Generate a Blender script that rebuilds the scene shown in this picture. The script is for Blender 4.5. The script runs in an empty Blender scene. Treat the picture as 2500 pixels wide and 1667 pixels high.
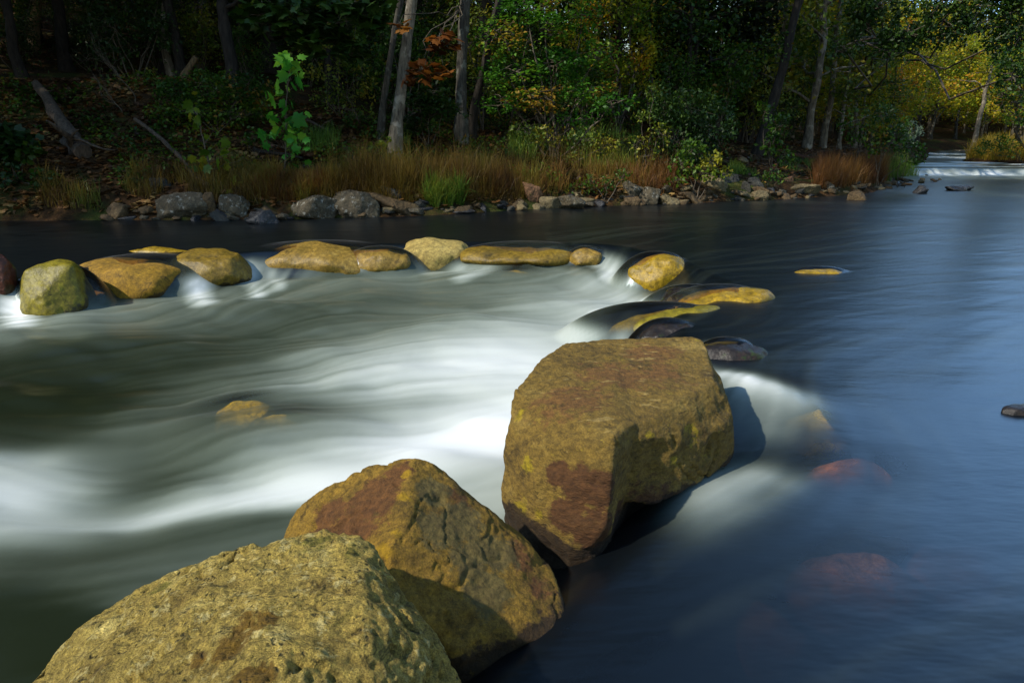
import bpy, bmesh, math, random
import numpy as np
from mathutils import Vector, Matrix

# ------------------------------------------------------------------ camera, sky, sun
scene = bpy.context.scene
COL = scene.collection
PITCH = math.radians(17.0)
CAM_H = 1.5
cam_d = bpy.data.cameras.new('camera')
cam_d.sensor_width = 36.0
cam_d.lens = 24.0
cam_d.clip_start = 0.05
cam_d.clip_end = 1000
cam = bpy.data.objects.new('camera', cam_d)
COL.objects.link(cam)
cam.location = (0, 0, CAM_H)
cam.rotation_euler = (math.radians(90) - PITCH, 0, 0)
scene.camera = cam

SUN = Vector((-0.70, -0.36, 0.74)).normalized()      # towards the sun
world = bpy.data.worlds.new('World')
scene.world = world
world.use_nodes = True
wn = world.node_tree
sky = wn.nodes.new('ShaderNodeTexSky')
sky.sky_type = 'NISHITA'
sky.sun_disc = False
sky.sun_elevation = math.asin(SUN.z)
sky.sun_rotation = math.atan2(SUN.x, SUN.y)
sky.air_density = 1.8
sky.dust_density = 0.1
sky.ozone_density = 6.0
bg = wn.nodes['Background']
bg.inputs['Strength'].default_value = 0.15
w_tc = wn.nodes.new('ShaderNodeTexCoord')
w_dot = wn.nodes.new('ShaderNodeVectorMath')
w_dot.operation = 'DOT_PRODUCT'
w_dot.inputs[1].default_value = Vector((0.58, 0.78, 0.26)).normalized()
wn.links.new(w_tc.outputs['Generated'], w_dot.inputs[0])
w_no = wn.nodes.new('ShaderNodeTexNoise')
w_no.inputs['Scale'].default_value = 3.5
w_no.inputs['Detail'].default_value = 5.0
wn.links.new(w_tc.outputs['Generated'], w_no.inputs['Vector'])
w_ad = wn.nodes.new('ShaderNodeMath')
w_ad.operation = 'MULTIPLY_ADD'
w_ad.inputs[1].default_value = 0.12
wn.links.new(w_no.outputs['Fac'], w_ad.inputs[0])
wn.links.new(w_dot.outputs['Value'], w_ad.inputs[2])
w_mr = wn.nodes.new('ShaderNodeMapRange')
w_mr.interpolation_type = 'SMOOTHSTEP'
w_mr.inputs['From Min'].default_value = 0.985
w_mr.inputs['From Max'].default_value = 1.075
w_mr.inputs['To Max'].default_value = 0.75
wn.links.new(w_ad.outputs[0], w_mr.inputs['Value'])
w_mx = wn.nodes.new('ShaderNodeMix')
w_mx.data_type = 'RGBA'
w_mx.inputs[7].default_value = (5.2, 10.2, 18.5, 1)      # bright blue patch added to the sky at right, brightens the pool's reflection
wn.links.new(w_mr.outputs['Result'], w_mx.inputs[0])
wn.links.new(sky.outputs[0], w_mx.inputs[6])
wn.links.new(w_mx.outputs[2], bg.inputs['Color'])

sun_d = bpy.data.lights.new('sun', 'SUN')
sun_d.energy = 5.0
sun_d.angle = math.radians(1.0)
sun_d.color = (1.0, 0.93, 0.80)
sun_o = bpy.data.objects.new('sun', sun_d)
COL.objects.link(sun_o)
sun_o.rotation_euler = SUN.to_track_quat('Z', 'Y').to_euler()
sun_o.location = (-30, -15, 30)

scene.view_settings.view_transform = 'Standard'
scene.view_settings.look = 'None'
scene.view_settings.exposure = 0.28
scene.view_settings.gamma = 1.0
scene.render.engine = 'CYCLES'
scene.cycles.use_denoising = True
scene.cycles.max_bounces = 6
scene.cycles.diffuse_bounces = 3
scene.cycles.transparent_max_bounces = 6
scene.cycles.sample_clamp_indirect = 4.0
scene.cycles.caustics_reflective = False
scene.cycles.caustics_refractive = False

# ------------------------------------------------------------------ photo pixel -> place
CP, SP = math.cos(PITCH), math.sin(PITCH)


def ray(sx, sy):
    a = (sx - 1250) / 1667.0
    b = (833.5 - sy) / 1667.0
    return np.array([a, CP + b * SP, -SP + b * CP])


def at_y(sx, sy, Y):
    r = ray(sx, sy)
    return np.array([0, 0, CAM_H]) + r * (Y / r[1])


def at_z(sx, sy, z=0.0):
    r = ray(sx, sy)
    return np.array([0, 0, CAM_H]) + r * ((z - CAM_H) / r[2])


# ------------------------------------------------------------------ noise in numpy
def _hash(ix, iy, iz, seed):
    h = (ix.astype(np.int64) * 374761393 + iy.astype(np.int64) * 668265263 + iz.astype(np.int64) * 2147483647 + seed * 974634777) & 0xFFFFFFFF
    h = ((h ^ (h >> 13)) * 1274126177) & 0xFFFFFFFF
    h = ((h ^ (h >> 16)) * 2246822519) & 0xFFFFFFFF
    h = h ^ (h >> 15)
    return (h & 0xFFFFFF) / float(0xFFFFFF)


def vnoise(p, seed=0):
    i = np.floor(p).astype(np.int64)
    f = p - i
    u = f * f * f * (f * (f * 6 - 15) + 10)
    out = 0
    for dx in (0, 1):
        wx = u[:, 0] if dx else 1 - u[:, 0]
        for dy in (0, 1):
            wy = u[:, 1] if dy else 1 - u[:, 1]
            for dz in (0, 1):
                wz = u[:, 2] if dz else 1 - u[:, 2]
                out = out + wx * wy * wz * _hash(i[:, 0] + dx, i[:, 1] + dy, i[:, 2] + dz, seed)
    return out * 2 - 1


def fbm(p, octs=4, seed=0, gain=0.5):
    p = np.asarray(p, float)
    a, s, t = 1.0, 0.0, 0.0
    for o in range(octs):
        s = s + a * vnoise(p * (2.03 ** o) + 17.3 * o, seed + o)
        t += a
        a *= gain
    return s / t


def worley(p, seed=0):
    i = np.floor(p).astype(np.int64)
    best = np.full(len(p), 9.0)
    for dx in (-1, 0, 1):
        for dy in (-1, 0, 1):
            for dz in (-1, 0, 1):
                c0, c1, c2 = i[:, 0] + dx, i[:, 1] + dy, i[:, 2] + dz
                q0 = c0 + _hash(c0, c1, c2, seed + 1) - p[:, 0]
                q1 = c1 + _hash(c0, c1, c2, seed + 2) - p[:, 1]
                q2 = c2 + _hash(c0, c1, c2, seed + 3) - p[:, 2]
                best = np.minimum(best, q0 * q0 + q1 * q1 + q2 * q2)
    return np.sqrt(best)


def sstep(a, b, x):
    t = np.clip((x - a) / (b - a), 0, 1)
    return t * t * (3 - 2 * t)


def pts2(x, y, z=0.0):
    x = np.asarray(x, float).ravel()
    return np.stack([x, np.asarray(y, float).ravel(), np.full(len(x), z)], 1)


# ------------------------------------------------------------------ mesh plumbing
class MB:
    """collects vertices and faces of ONE mesh"""

    def __init__(self):
        self.v, self.f, self.t, self.n = [], [], [], 0

    def add(self, verts, faces, tint=None):
        verts = np.asarray(verts, float)
        faces = np.asarray(faces, np.int64)
        self.v.append(verts)
        self.f.append(faces + self.n)
        self.t.append(np.zeros(len(verts)) if tint is None else np.asarray(tint, float))
        self.n += len(verts)

    def mesh(self, name, smooth=False, attrs=None, origin=(0, 0, 0)):
        V = np.concatenate(self.v) - np.asarray(origin, float)
        me = bpy.data.meshes.new(name)
        me.vertices.add(len(V))
        me.vertices.foreach_set('co', V.astype(np.float32).ravel())
        idx = np.concatenate([f.ravel() for f in self.f])
        siz = np.concatenate([np.full(len(f), f.shape[1]) for f in self.f])
        me.loops.add(len(idx))
        me.loops.foreach_set('vertex_index', idx.astype(np.int32))
        me.polygons.add(len(siz))
        me.polygons.foreach_set('loop_start', np.concatenate([[0], np.cumsum(siz)[:-1]]).astype(np.int32))
        if smooth:
            me.polygons.foreach_set('use_smooth', np.ones(len(siz), bool))
        me.update(calc_edges=True)
        at = me.attributes.new('tint', 'FLOAT', 'POINT')
        at.data.foreach_set('value', np.concatenate(self.t).astype(np.float32))
        for k, val in (attrs or {}).items():
            at = me.attributes.new(k, 'FLOAT', 'POINT')
            at.data.foreach_set('value', np.asarray(val, np.float32))
        return me

    def build(self, name, mat, parent=None, smooth=False, attrs=None, origin=None):
        if origin is None:
            origin = parent_loc(parent)
        me = self.mesh(name, smooth, attrs, origin)
        me.materials.append(mat)
        o = bpy.data.objects.new(name, me)
        COL.objects.link(o)
        if parent is None:
            o.location = origin
        else:
            o.parent = parent
        return o


def parent_loc(p):
    loc = np.zeros(3)
    while p is not None:
        loc += np.array(p.location)
        p = p.parent
    return loc


def tag(o, label=None, cat=None, group=None, kind=None):
    if label:
        o['label'] = label
    if cat:
        o['category'] = cat
    if group:
        o['group'] = group
    if kind:
        o['kind'] = kind
    return o


def thing(name, loc, label, cat, group=None):
    o = bpy.data.objects.new(name, None)
    o.empty_display_size = 0.2
    COL.objects.link(o)
    o.location = [float(c) for c in loc]
    return tag(o, label, cat, group)


def copy_tree(o, loc, rz, sc, label=None, group=None):
    c = o.copy()
    COL.objects.link(c)
    c.location = [float(q) for q in loc]
    c.rotation_euler = (0, 0, rz)
    c.scale = (sc, sc, sc)
    if label:
        c['label'] = label
    if group:
        c['group'] = group
    for ch in list(o.children):
        d = ch.copy()
        COL.objects.link(d)
        d.parent = c
    return c


# ------------------------------------------------------------------ materials
def new_mat(name):
    m = bpy.data.materials.new(name)
    m.use_nodes = True
    nt = m.node_tree
    return m, nt, nt.nodes['Principled BSDF']


def N(nt, typ, **kw):
    n = nt.nodes.new(typ)
    for k, v in kw.items():
        if hasattr(n, k):
            setattr(n, k, v)
        else:
            n.inputs[k.replace('_', ' ')].default_value = v
    return n


def ramp(nt, stops):
    r = nt.nodes.new('ShaderNodeValToRGB')
    e = r.color_ramp.elements
    while len(e) < len(stops):
        e.new(0.5)
    for i, (p, c) in enumerate(stops):
        e[i].position = p
        e[i].color = (c[0], c[1], c[2], 1) if not isinstance(c, (int, float)) else (c, c, c, 1)
    return r


def mixc(nt, a, b, fac, mode='MIX'):
    n = nt.nodes.new('ShaderNodeMix')
    n.data_type = 'RGBA'
    n.blend_type = mode
    L = nt.links.new
    for sock, val in ((6, a), (7, b), (0, fac)):
        if hasattr(val, 'is_linked') or hasattr(val, 'links'):
            L(val, n.inputs[sock])
        elif sock == 0:
            n.inputs[0].default_value = val
        else:
            n.inputs[sock].default_value = (val[0], val[1], val[2], 1)
    return n.outputs[2]


def rock_mat(name, base, pale, dark, scale=4.0, pit=0.5, pit_scale=30, stain=None, lichen=None, rough=0.8, bump=0.5, stretch=(1, 1, 1), spec=0.3, lich_at=0.56, grit=0.7):
    m, nt, b = new_mat(name)
    L = nt.links.new

    def deep(c):
        mx = max(c)
        return tuple(0.78 * q * (q / mx) ** 0.18 for q in c)

    base, pale, dark = deep(base), deep(pale), deep(dark)
    stain = {k: deep(c) for k, c in (stain or {}).items()}
    lichen = deep(lichen) if lichen else None
    tc = N(nt, 'ShaderNodeTexCoord')
    mp = N(nt, 'ShaderNodeMapping')
    mp.inputs['Scale'].default_value = stretch
    L(tc.outputs['Object'], mp.inputs[0])
    v = mp.outputs[0]
    n1 = N(nt, 'ShaderNodeTexNoise', Scale=scale, Detail=8.0, Roughness=0.65)
    L(v, n1.inputs['Vector'])
    r1 = ramp(nt, [(0.30, dark), (0.48, base), (0.56, base), (0.72, pale)])
    L(n1.outputs['Fac'], r1.inputs[0])
    col = r1.outputs[0]
    n2 = N(nt, 'ShaderNodeTexNoise', Scale=scale * 9, Detail=6.0, Roughness=0.7)
    L(v, n2.inputs['Vector'])
    r2 = ramp(nt, [(0.3, 0.32), (0.5, 0.95), (0.68, 1.6)])
    L(n2.outputs['Fac'], r2.inputs[0])
    col = mixc(nt, col, r2.outputs[0], 0.8, 'MULTIPLY')
    ng = N(nt, 'ShaderNodeTexNoise', Scale=scale * 40, Detail=3.0, Roughness=0.8)
    L(v, ng.inputs['Vector'])
    rg_ = ramp(nt, [(0.32, 0.45), (0.5, 1.0), (0.66, 1.5)])
    L(ng.outputs['Fac'], rg_.inputs[0])
    col = mixc(nt, col, rg_.outputs[0], grit, 'MULTIPLY')
    vo = N(nt, 'ShaderNodeTexVoronoi', Scale=pit_scale)
    n3 = N(nt, 'ShaderNodeTexNoise', Scale=pit_scale * 0.5, Detail=3.0)
    L(v, n3.inputs['Vector'])
    wv = mixc(nt, v, n3.outputs['Color'], 0.06)
    L(wv, vo.inputs['Vector'])
    r3 = ramp(nt, [(0.04, 0.14), (0.30, 1.0), (0.5, 1.12)])
    L(vo.outputs['Distance'], r3.inputs[0])
    n4 = N(nt, 'ShaderNodeTexNoise', Scale=scale * 2.2, Detail=3.0)
    L(v, n4.inputs['Vector'])
    r4 = ramp(nt, [(0.40, 0.0), (0.58, pit)])
    L(n4.outputs['Fac'], r4.inputs[0])
    col = mixc(nt, col, r3.outputs[0], r4.outputs[0], 'MULTIPLY')
    nk = N(nt, 'ShaderNodeTexNoise', Scale=scale * 1.1, Detail=5.0, Roughness=0.55, Distortion=0.6)
    L(v, nk.inputs['Vector'])
    rk = ramp(nt, [(0.485, 1.0), (0.5, 0.22), (0.515, 1.0)])
    L(nk.outputs['Fac'], rk.inputs[0])
    nk2 = N(nt, 'ShaderNodeTexNoise', Scale=scale * 2.7, Detail=2.0)
    L(v, nk2.inputs['Vector'])
    rk2 = ramp(nt, [(0.48, 0.0), (0.6, 0.8)])
    L(nk2.outputs['Fac'], rk2.inputs[0])
    col = mixc(nt, col, rk.outputs[0], rk2.outputs[0], 'MULTIPLY')
    if lichen:
        n5 = N(nt, 'ShaderNodeTexNoise', Scale=scale * 3.1, Detail=7.0, Roughness=0.75)
        L(v, n5.inputs['Vector'])
        r5 = ramp(nt, [(lich_at, 0.0), (lich_at + 0.06, 0.85)])
        L(n5.outputs['Fac'], r5.inputs[0])
        col = mixc(nt, col, lichen, r5.outputs[0])
    for k, c in sorted((stain or {}).items(), key=lambda q: q[0] == 'wet'):
        at = N(nt, 'ShaderNodeAttribute', attribute_name=k)
        n6 = N(nt, 'ShaderNodeTexNoise', Scale=scale * 4, Detail=6.0, Roughness=0.7)
        L(v, n6.inputs['Vector'])
        ad = N(nt, 'ShaderNodeMath', operation='ADD')
        L(at.outputs['Fac'], ad.inputs[0])
        L(n6.outputs['Fac'], ad.inputs[1])
        r6 = ramp(nt, [(0.88, 0.0), (1.0, 0.9)])
        L(ad.outputs[0], r6.inputs[0])
        sc = mixc(nt, c, r2.outputs[0], 0.8, 'MULTIPLY')
        col = mixc(nt, col, sc, r6.outputs[0])
    L(col, b.inputs['Base Color'])
    b.inputs['Roughness'].default_value = rough
    b.inputs['Specular IOR Level'].default_value = spec
    nb = N(nt, 'ShaderNodeTexNoise', Scale=scale * 14, Detail=9.0, Roughness=0.72)
    L(v, nb.inputs['Vector'])
    mu = N(nt, 'ShaderNodeMath', operation='MULTIPLY_ADD')
    L(r3.outputs[0], mu.inputs[0])
    L(r4.outputs[0], mu.inputs[1])
    L(nb.outputs['Fac'], mu.inputs[2])
    bp = N(nt, 'ShaderNodeBump', Strength=bump, Distance=0.028)
    L(mu.outputs[0], bp.inputs['Height'])
    L(bp.outputs[0], b.inputs['Normal'])
    return m


def leaf_mat(name, stops, trans=0.35, rough=0.5, spec=0.3):
    m, nt, b = new_mat(name)
    L = nt.links.new
    at = N(nt, 'ShaderNodeAttribute', attribute_name='tint')
    r = ramp(nt, stops)
    L(at.outputs['Fac'], r.inputs[0])
    L(r.outputs[0], b.inputs['Base Color'])
    b.inputs['Roughness'].default_value = rough
    b.inputs['Specular IOR Level'].default_value = spec
    t = N(nt, 'ShaderNodeBsdfTranslucent')
    L(r.outputs[0], t.inputs['Color'])
    mx = N(nt, 'ShaderNodeMixShader')
    mx.inputs[0].default_value = trans
    L(b.outputs[0], mx.inputs[1])
    L(t.outputs[0], mx.inputs[2])
    L(mx.outputs[0], nt.nodes['Material Output'].inputs['Surface'])
    return m


def bark_mat(name, a, c, scale=6.0, lichen=None):
    m, nt, b = new_mat(name)
    L = nt.links.new
    tc = N(nt, 'ShaderNodeTexCoord')
    mp = N(nt, 'ShaderNodeMapping')
    mp.inputs['Scale'].default_value = (3.0, 3.0, 0.7)
    L(tc.outputs['Object'], mp.inputs[0])
    n = N(nt, 'ShaderNodeTexNoise', Scale=scale, Detail=8.0, Roughness=0.7)
    L(mp.outputs[0], n.inputs['Vector'])
    r = ramp(nt, [(0.32, a), (0.65, c)])
    L(n.outputs['Fac'], r.inputs[0])
    col = r.outputs[0]
    if lichen:
        n2 = N(nt, 'ShaderNodeTexNoise', Scale=5.0, Detail=6.0)
        L(tc.outputs['Object'], n2.inputs['Vector'])
        r2 = ramp(nt, [(0.55, 0.0), (0.62, 0.8)])
        L(n2.outputs['Fac'], r2.inputs[0])
        col = mixc(nt, col, lichen, r2.outputs[0])
    L(col, b.inputs['Base Color'])
    b.inputs['Roughness'].default_value = 0.9
    b.inputs['Specular IOR Level'].default_value = 0.15
    bp = N(nt, 'ShaderNodeBump', Strength=0.8, Distance=0.03)
    L(n.outputs['Fac'], bp.inputs['Height'])
    L(bp.outputs[0], b.inputs['Normal'])
    return m


M_BARK_GREY = bark_mat('grey bark', (0.016, 0.014, 0.012), (0.095, 0.085, 0.068), lichen=(0.16, 0.16, 0.13))
M_BARK_PALE = bark_mat('pale bark', (0.03, 0.025, 0.019), (0.21, 0.18, 0.135), lichen=(0.29, 0.26, 0.21))
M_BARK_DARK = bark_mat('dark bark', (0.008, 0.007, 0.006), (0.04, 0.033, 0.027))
M_BARK_RED = bark_mat('red bark', (0.02, 0.010, 0.007), (0.12, 0.055, 0.034))
M_BARK_TAN = bark_mat('tan bark', (0.05, 0.035, 0.02), (0.22, 0.15, 0.08))
M_DEADWOOD = bark_mat('dead wood', (0.020, 0.015, 0.011), (0.115, 0.085, 0.062))
M_TWIG = bark_mat('twig', (0.03, 0.024, 0.018), (0.14, 0.115, 0.085))

M_LEAF_GREEN = leaf_mat('green leaves', [(0, (0.014, 0.045, 0.003)), (0.5, (0.034, 0.088, 0.005)), (0.85, (0.085, 0.14, 0.008)), (1, (0.19, 0.10, 0.010))])
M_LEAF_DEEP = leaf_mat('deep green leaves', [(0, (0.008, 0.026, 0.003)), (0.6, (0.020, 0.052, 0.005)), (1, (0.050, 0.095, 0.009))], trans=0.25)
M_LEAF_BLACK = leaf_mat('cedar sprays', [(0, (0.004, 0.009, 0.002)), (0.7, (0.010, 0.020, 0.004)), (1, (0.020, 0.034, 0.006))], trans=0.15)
M_LEAF_BRIGHT = leaf_mat('fresh green leaves', [(0, (0.02, 0.13, 0.012)), (0.5, (0.055, 0.26, 0.022)), (1, (0.20, 0.40, 0.03))], trans=0.4)
M_LEAF_LIME = leaf_mat('lime leaves', [(0, (0.04, 0.095, 0.007)), (0.6, (0.11, 0.18, 0.010)), (1, (0.24, 0.22, 0.015))], trans=0.4)
M_LEAF_OLIVE = leaf_mat('olive leaves', [(0, (0.04, 0.08, 0.008)), (0.5, (0.11, 0.16, 0.013)), (1, (0.25, 0.21, 0.016))])
M_LEAF_YELLOW = leaf_mat('yellow leaves', [(0, (0.12, 0.20, 0.010)), (0.5, (0.32, 0.33, 0.012)), (0.85, (0.50, 0.36, 0.014)), (1, (0.46, 0.18, 0.012))], trans=0.5)
M_LEAF_ORANGE = leaf_mat('orange leaves', [(0, (0.07, 0.024, 0.006)), (0.5, (0.17, 0.055, 0.009)), (1, (0.27, 0.11, 0.015))], trans=0.4)
M_LEAF_SILVER = leaf_mat('silver leaves', [(0, (0.10, 0.15, 0.09)), (1, (0.28, 0.34, 0.22))])
M_LITTER = leaf_mat('fallen leaves', [(0, (0.022, 0.011, 0.005)), (0.5, (0.075, 0.034, 0.011)), (0.85, (0.16, 0.072, 0.019)), (1, (0.24, 0.15, 0.05))], trans=0.1)
M_GRASS_DRY = leaf_mat('dry grass', [(0, (0.040, 0.020, 0.005)), (0.4, (0.115, 0.066, 0.011)), (0.75, (0.22, 0.15, 0.022)), (1, (0.11, 0.13, 0.014))], trans=0.35)
M_GRASS_RED = leaf_mat('russet grass', [(0, (0.06, 0.022, 0.008)), (0.6, (0.15, 0.062, 0.016)), (1, (0.24, 0.12, 0.025))], trans=0.35)
M_GRASS_GREEN = leaf_mat('green grass', [(0, (0.03, 0.07, 0.01)), (0.6, (0.10, 0.19, 0.02)), (1, (0.26, 0.30, 0.035))], trans=0.35)

# ------------------------------------------------------------------ land and water levels
def seg_dist(x, y, poly, closed=False):
    best = np.full(x.shape, 1e9)
    n = len(poly)
    for i in range(n if closed else n - 1):
        ax, ay = poly[i]
        bx, by = poly[(i + 1) % n]
        dx, dy = bx - ax, by - ay
        t = np.clip(((x - ax) * dx + (y - ay) * dy) / (dx * dx + dy * dy + 1e-12), 0, 1)
        best = np.minimum(best, (x - ax - t * dx) ** 2 + (y - ay - t * dy) ** 2)
    return np.sqrt(best)


def inside(x, y, poly):
    c = np.zeros(x.shape, bool)
    n = len(poly)
    for i in range(n):
        ax, ay = poly[i]
        bx, by = poly[(i + 1) % n]
        if ay == by:
            continue
        hit = ((ay > y) != (by > y)) & (x < (bx - ax) * (y - ay) / (by - ay) + ax)
        c ^= hit
    return c


def signed(x, y, poly):
    d = seg_dist(x, y, poly, True)
    return np.where(inside(x, y, poly), d, -d)


BANK = [(-60, -40), (-18, -2), (-13.2, 5), (-11.6, 8.2), (-10.6, 11.1), (-9.2, 12.15), (-7.0, 12.25), (-4.6, 12.35), (-2.0, 12.9), (-0.3, 13.6), (1.3, 14.5),
        (3.6, 15.3), (6.0, 16.0), (8.2, 17.1), (9.6, 18.2), (11.2, 20.3), (13.6, 24.5), (18.6, 31.5), (25.5, 43), (32, 46.5), (60, 52), (300, 60), (300, 260), (-200, 260), (-200, -40)]
BANK2 = [(300, 24), (60, 27), (33, 28.2), (25, 28.8), (21.0, 30.5), (20.4, 32.5), (26, 39.5), (33, 42), (60, 46), (300, 52)]


def level(x, y):
    """water level above the weir: a low fall at about 26 m, rapids beyond"""
    f = y - (25.6 + 0.12 * (x - 15) + 0.35 * np.sin(x * 0.9))
    return 0.22 * sstep(-0.25, 0.35, f) + 0.25 * sstep(3, 22, f)


def ground_z(x, y, detail=True):
    x = np.asarray(x, float)
    y = np.asarray(y, float)
    sh = x.shape
    x, y = x.ravel(), y.ravel()
    dA = signed(x, y, BANK)
    dB = signed(x, y, BANK2)
    n1 = fbm(pts2(x * 0.35, y * 0.35), 4, 3)
    n2 = fbm(pts2(x * 1.6, y * 1.6), 3, 9)
    wl = level(x, y)
    dA = dA + 0.25 * n1
    dB = dB + 0.3 * n1
    slope = np.interp(x, [-8, -5, -2, 1, 5, 12], [0.44, 0.36, 0.28, 0.25, 0.20, 0.13])
    dd = np.clip(dA, 0, None)
    zA = 0.30 * sstep(0, 0.7, dd) + slope * np.minimum(dd, 5.5) + 0.12 * np.clip(dd - 5.5, 0, 6.5) + 0.28 * np.clip(dd - 10, 0, 60) * np.interp(x, [6, 16], [1, 0.55])
    zA = np.minimum(zA, 15 + 0 * zA)
    db = np.clip(dB, 0, None)
    zB = 0.35 * sstep(0, 1.0, db) + 0.07 * np.minimum(db, 8) + 0.22 * np.clip(db - 6, 0, 55)
    zB = np.minimum(zB, 9)
    land = np.where(dA > dB, zA, zB)
    d = np.maximum(dA, dB)
    bed = np.clip(d * 0.7, -0.85, 0)
    z = wl + np.where(d > 0, land, bed) - 0.03
    z = z + np.where(d > 0, 1, 0.5) * (0.10 * n1 * sstep(0, 1.5, np.abs(d)) + 0.05 * n2 * sstep(0, 0.8, np.abs(d)))
    # under the foot of the weir the bed drops away
    z = z - 0.5 * sstep(0, 2, -d) * (y < 12)
    return z.reshape(sh)


def on_ground(sx, sy, lo=8.0, hi=90.0):
    r = ray(sx, sy)
    t = np.linspace(lo, hi, 700) / r[1]
    P = np.array([0, 0, CAM_H])[None] + t[:, None] * r[None]
    g = ground_z(P[:, 0], P[:, 1])
    k = np.nonzero(P[:, 2] <= g)[0]
    k = k[0] if len(k) else len(t) - 1
    p = P[k].copy()
    p[2] = g[k]
    return p


def gz(x, y):
    return float(ground_z(np.array([x]), np.array([y]))[0])


def axis(pieces):
    out = [pieces[0][0]]
    for a, b, s0, s1 in pieces:
        v = a
        while v < b - 1e-6:
            k = (v - a) / (b - a)
            v += s0 + (s1 - s0) * k
            out.append(min(v, b))
    return np.unique(np.round(np.array(out), 4))


def grid_faces(nx, ny, keep=None):
    i, j = np.meshgrid(np.arange(nx - 1), np.arange(ny - 1))
    a = (j * nx + i).ravel()
    f = np.stack([a, a + 1, a + nx + 1, a + nx], 1)
    if keep is not None:
        f = f[keep[f].any(1)]
    return f


def m_ground():
    m, nt, b = new_mat('forest floor')
    L = nt.links.new
    tc = N(nt, 'ShaderNodeTexCoord')
    n1 = N(nt, 'ShaderNodeTexNoise', Scale=7.0, Detail=9.0, Roughness=0.75)
    L(tc.outputs['Object'], n1.inputs['Vector'])
    r1 = ramp(nt, [(0.3, (0.012, 0.008, 0.004)), (0.5, (0.036, 0.019, 0.008)), (0.62, (0.08, 0.04, 0.013)), (0.75, (0.13, 0.075, 0.028))])
    L(n1.outputs['Fac'], r1.inputs[0])
    n2 = N(nt, 'ShaderNodeTexNoise', Scale=0.9, Detail=6.0, Roughness=0.65)
    L(tc.outputs['Object'], n2.inputs['Vector'])
    r2 = ramp(nt, [(0.5, 0.0), (0.64, 0.75)])
    L(n2.outputs['Fac'], r2.inputs[0])
    col = mixc(nt, r1.outputs[0], (0.035, 0.055, 0.010), r2.outputs[0])
    L(col, b.inputs['Base Color'])
    b.inputs['Roughness'].default_value = 0.95
    b.inputs['Specular IOR Level'].default_value = 0.1
    bp = N(nt, 'ShaderNodeBump', Strength=0.9, Distance=0.06)
    L(n1.outputs['Fac'], bp.inputs['Height'])
    L(bp.outputs[0], b.inputs['Normal'])
    return m


def build_ground():
    xs = axis([(-190, -30, 12, 3), (-30, -12, 2, 0.4), (-12, 14, 0.16, 0.16), (14, 30, 0.3, 0.8), (30, 80, 1.5, 6), (80, 280, 10, 30)])
    ys = axis([(-38, 0, 4, 1), (0, 11, 0.6, 0.3), (11, 22, 0.13, 0.16), (22, 50, 0.25, 1.0), (50, 110, 1.5, 5), (110, 250, 10, 25)])
    X, Y = np.meshgrid(xs, ys)
    Z = ground_z(X, Y)
    mb = MB()
    mb.add(np.stack([X.ravel(), Y.ravel(), Z.ravel()], 1), grid_faces(len(xs), len(ys)))
    o = mb.build('ground', m_ground(), smooth=True)
    tag(o, kind='structure')


build_ground()

# ------------------------------------------------------------------ the river
WEIR = [(-13.5, 4.6), (-6, 6.2), (-4.95, 6.95), (-4.5, 7.8), (-3.7, 8.35), (-2.6, 8.95), (-1.1, 9.4), (0.3, 9.45), (1.2, 8.9), (1.7, 8.1), (1.85, 7.1), (1.55, 6.4), (1.0, 5.8),
        (0.8, 4.8), (0.7, 3.4), (0.35, 2.75), (-0.1, 2.25), (-0.5, 1.6), (-0.6, 0.9), (-0.8, -4), (-16, -4)]

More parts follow.
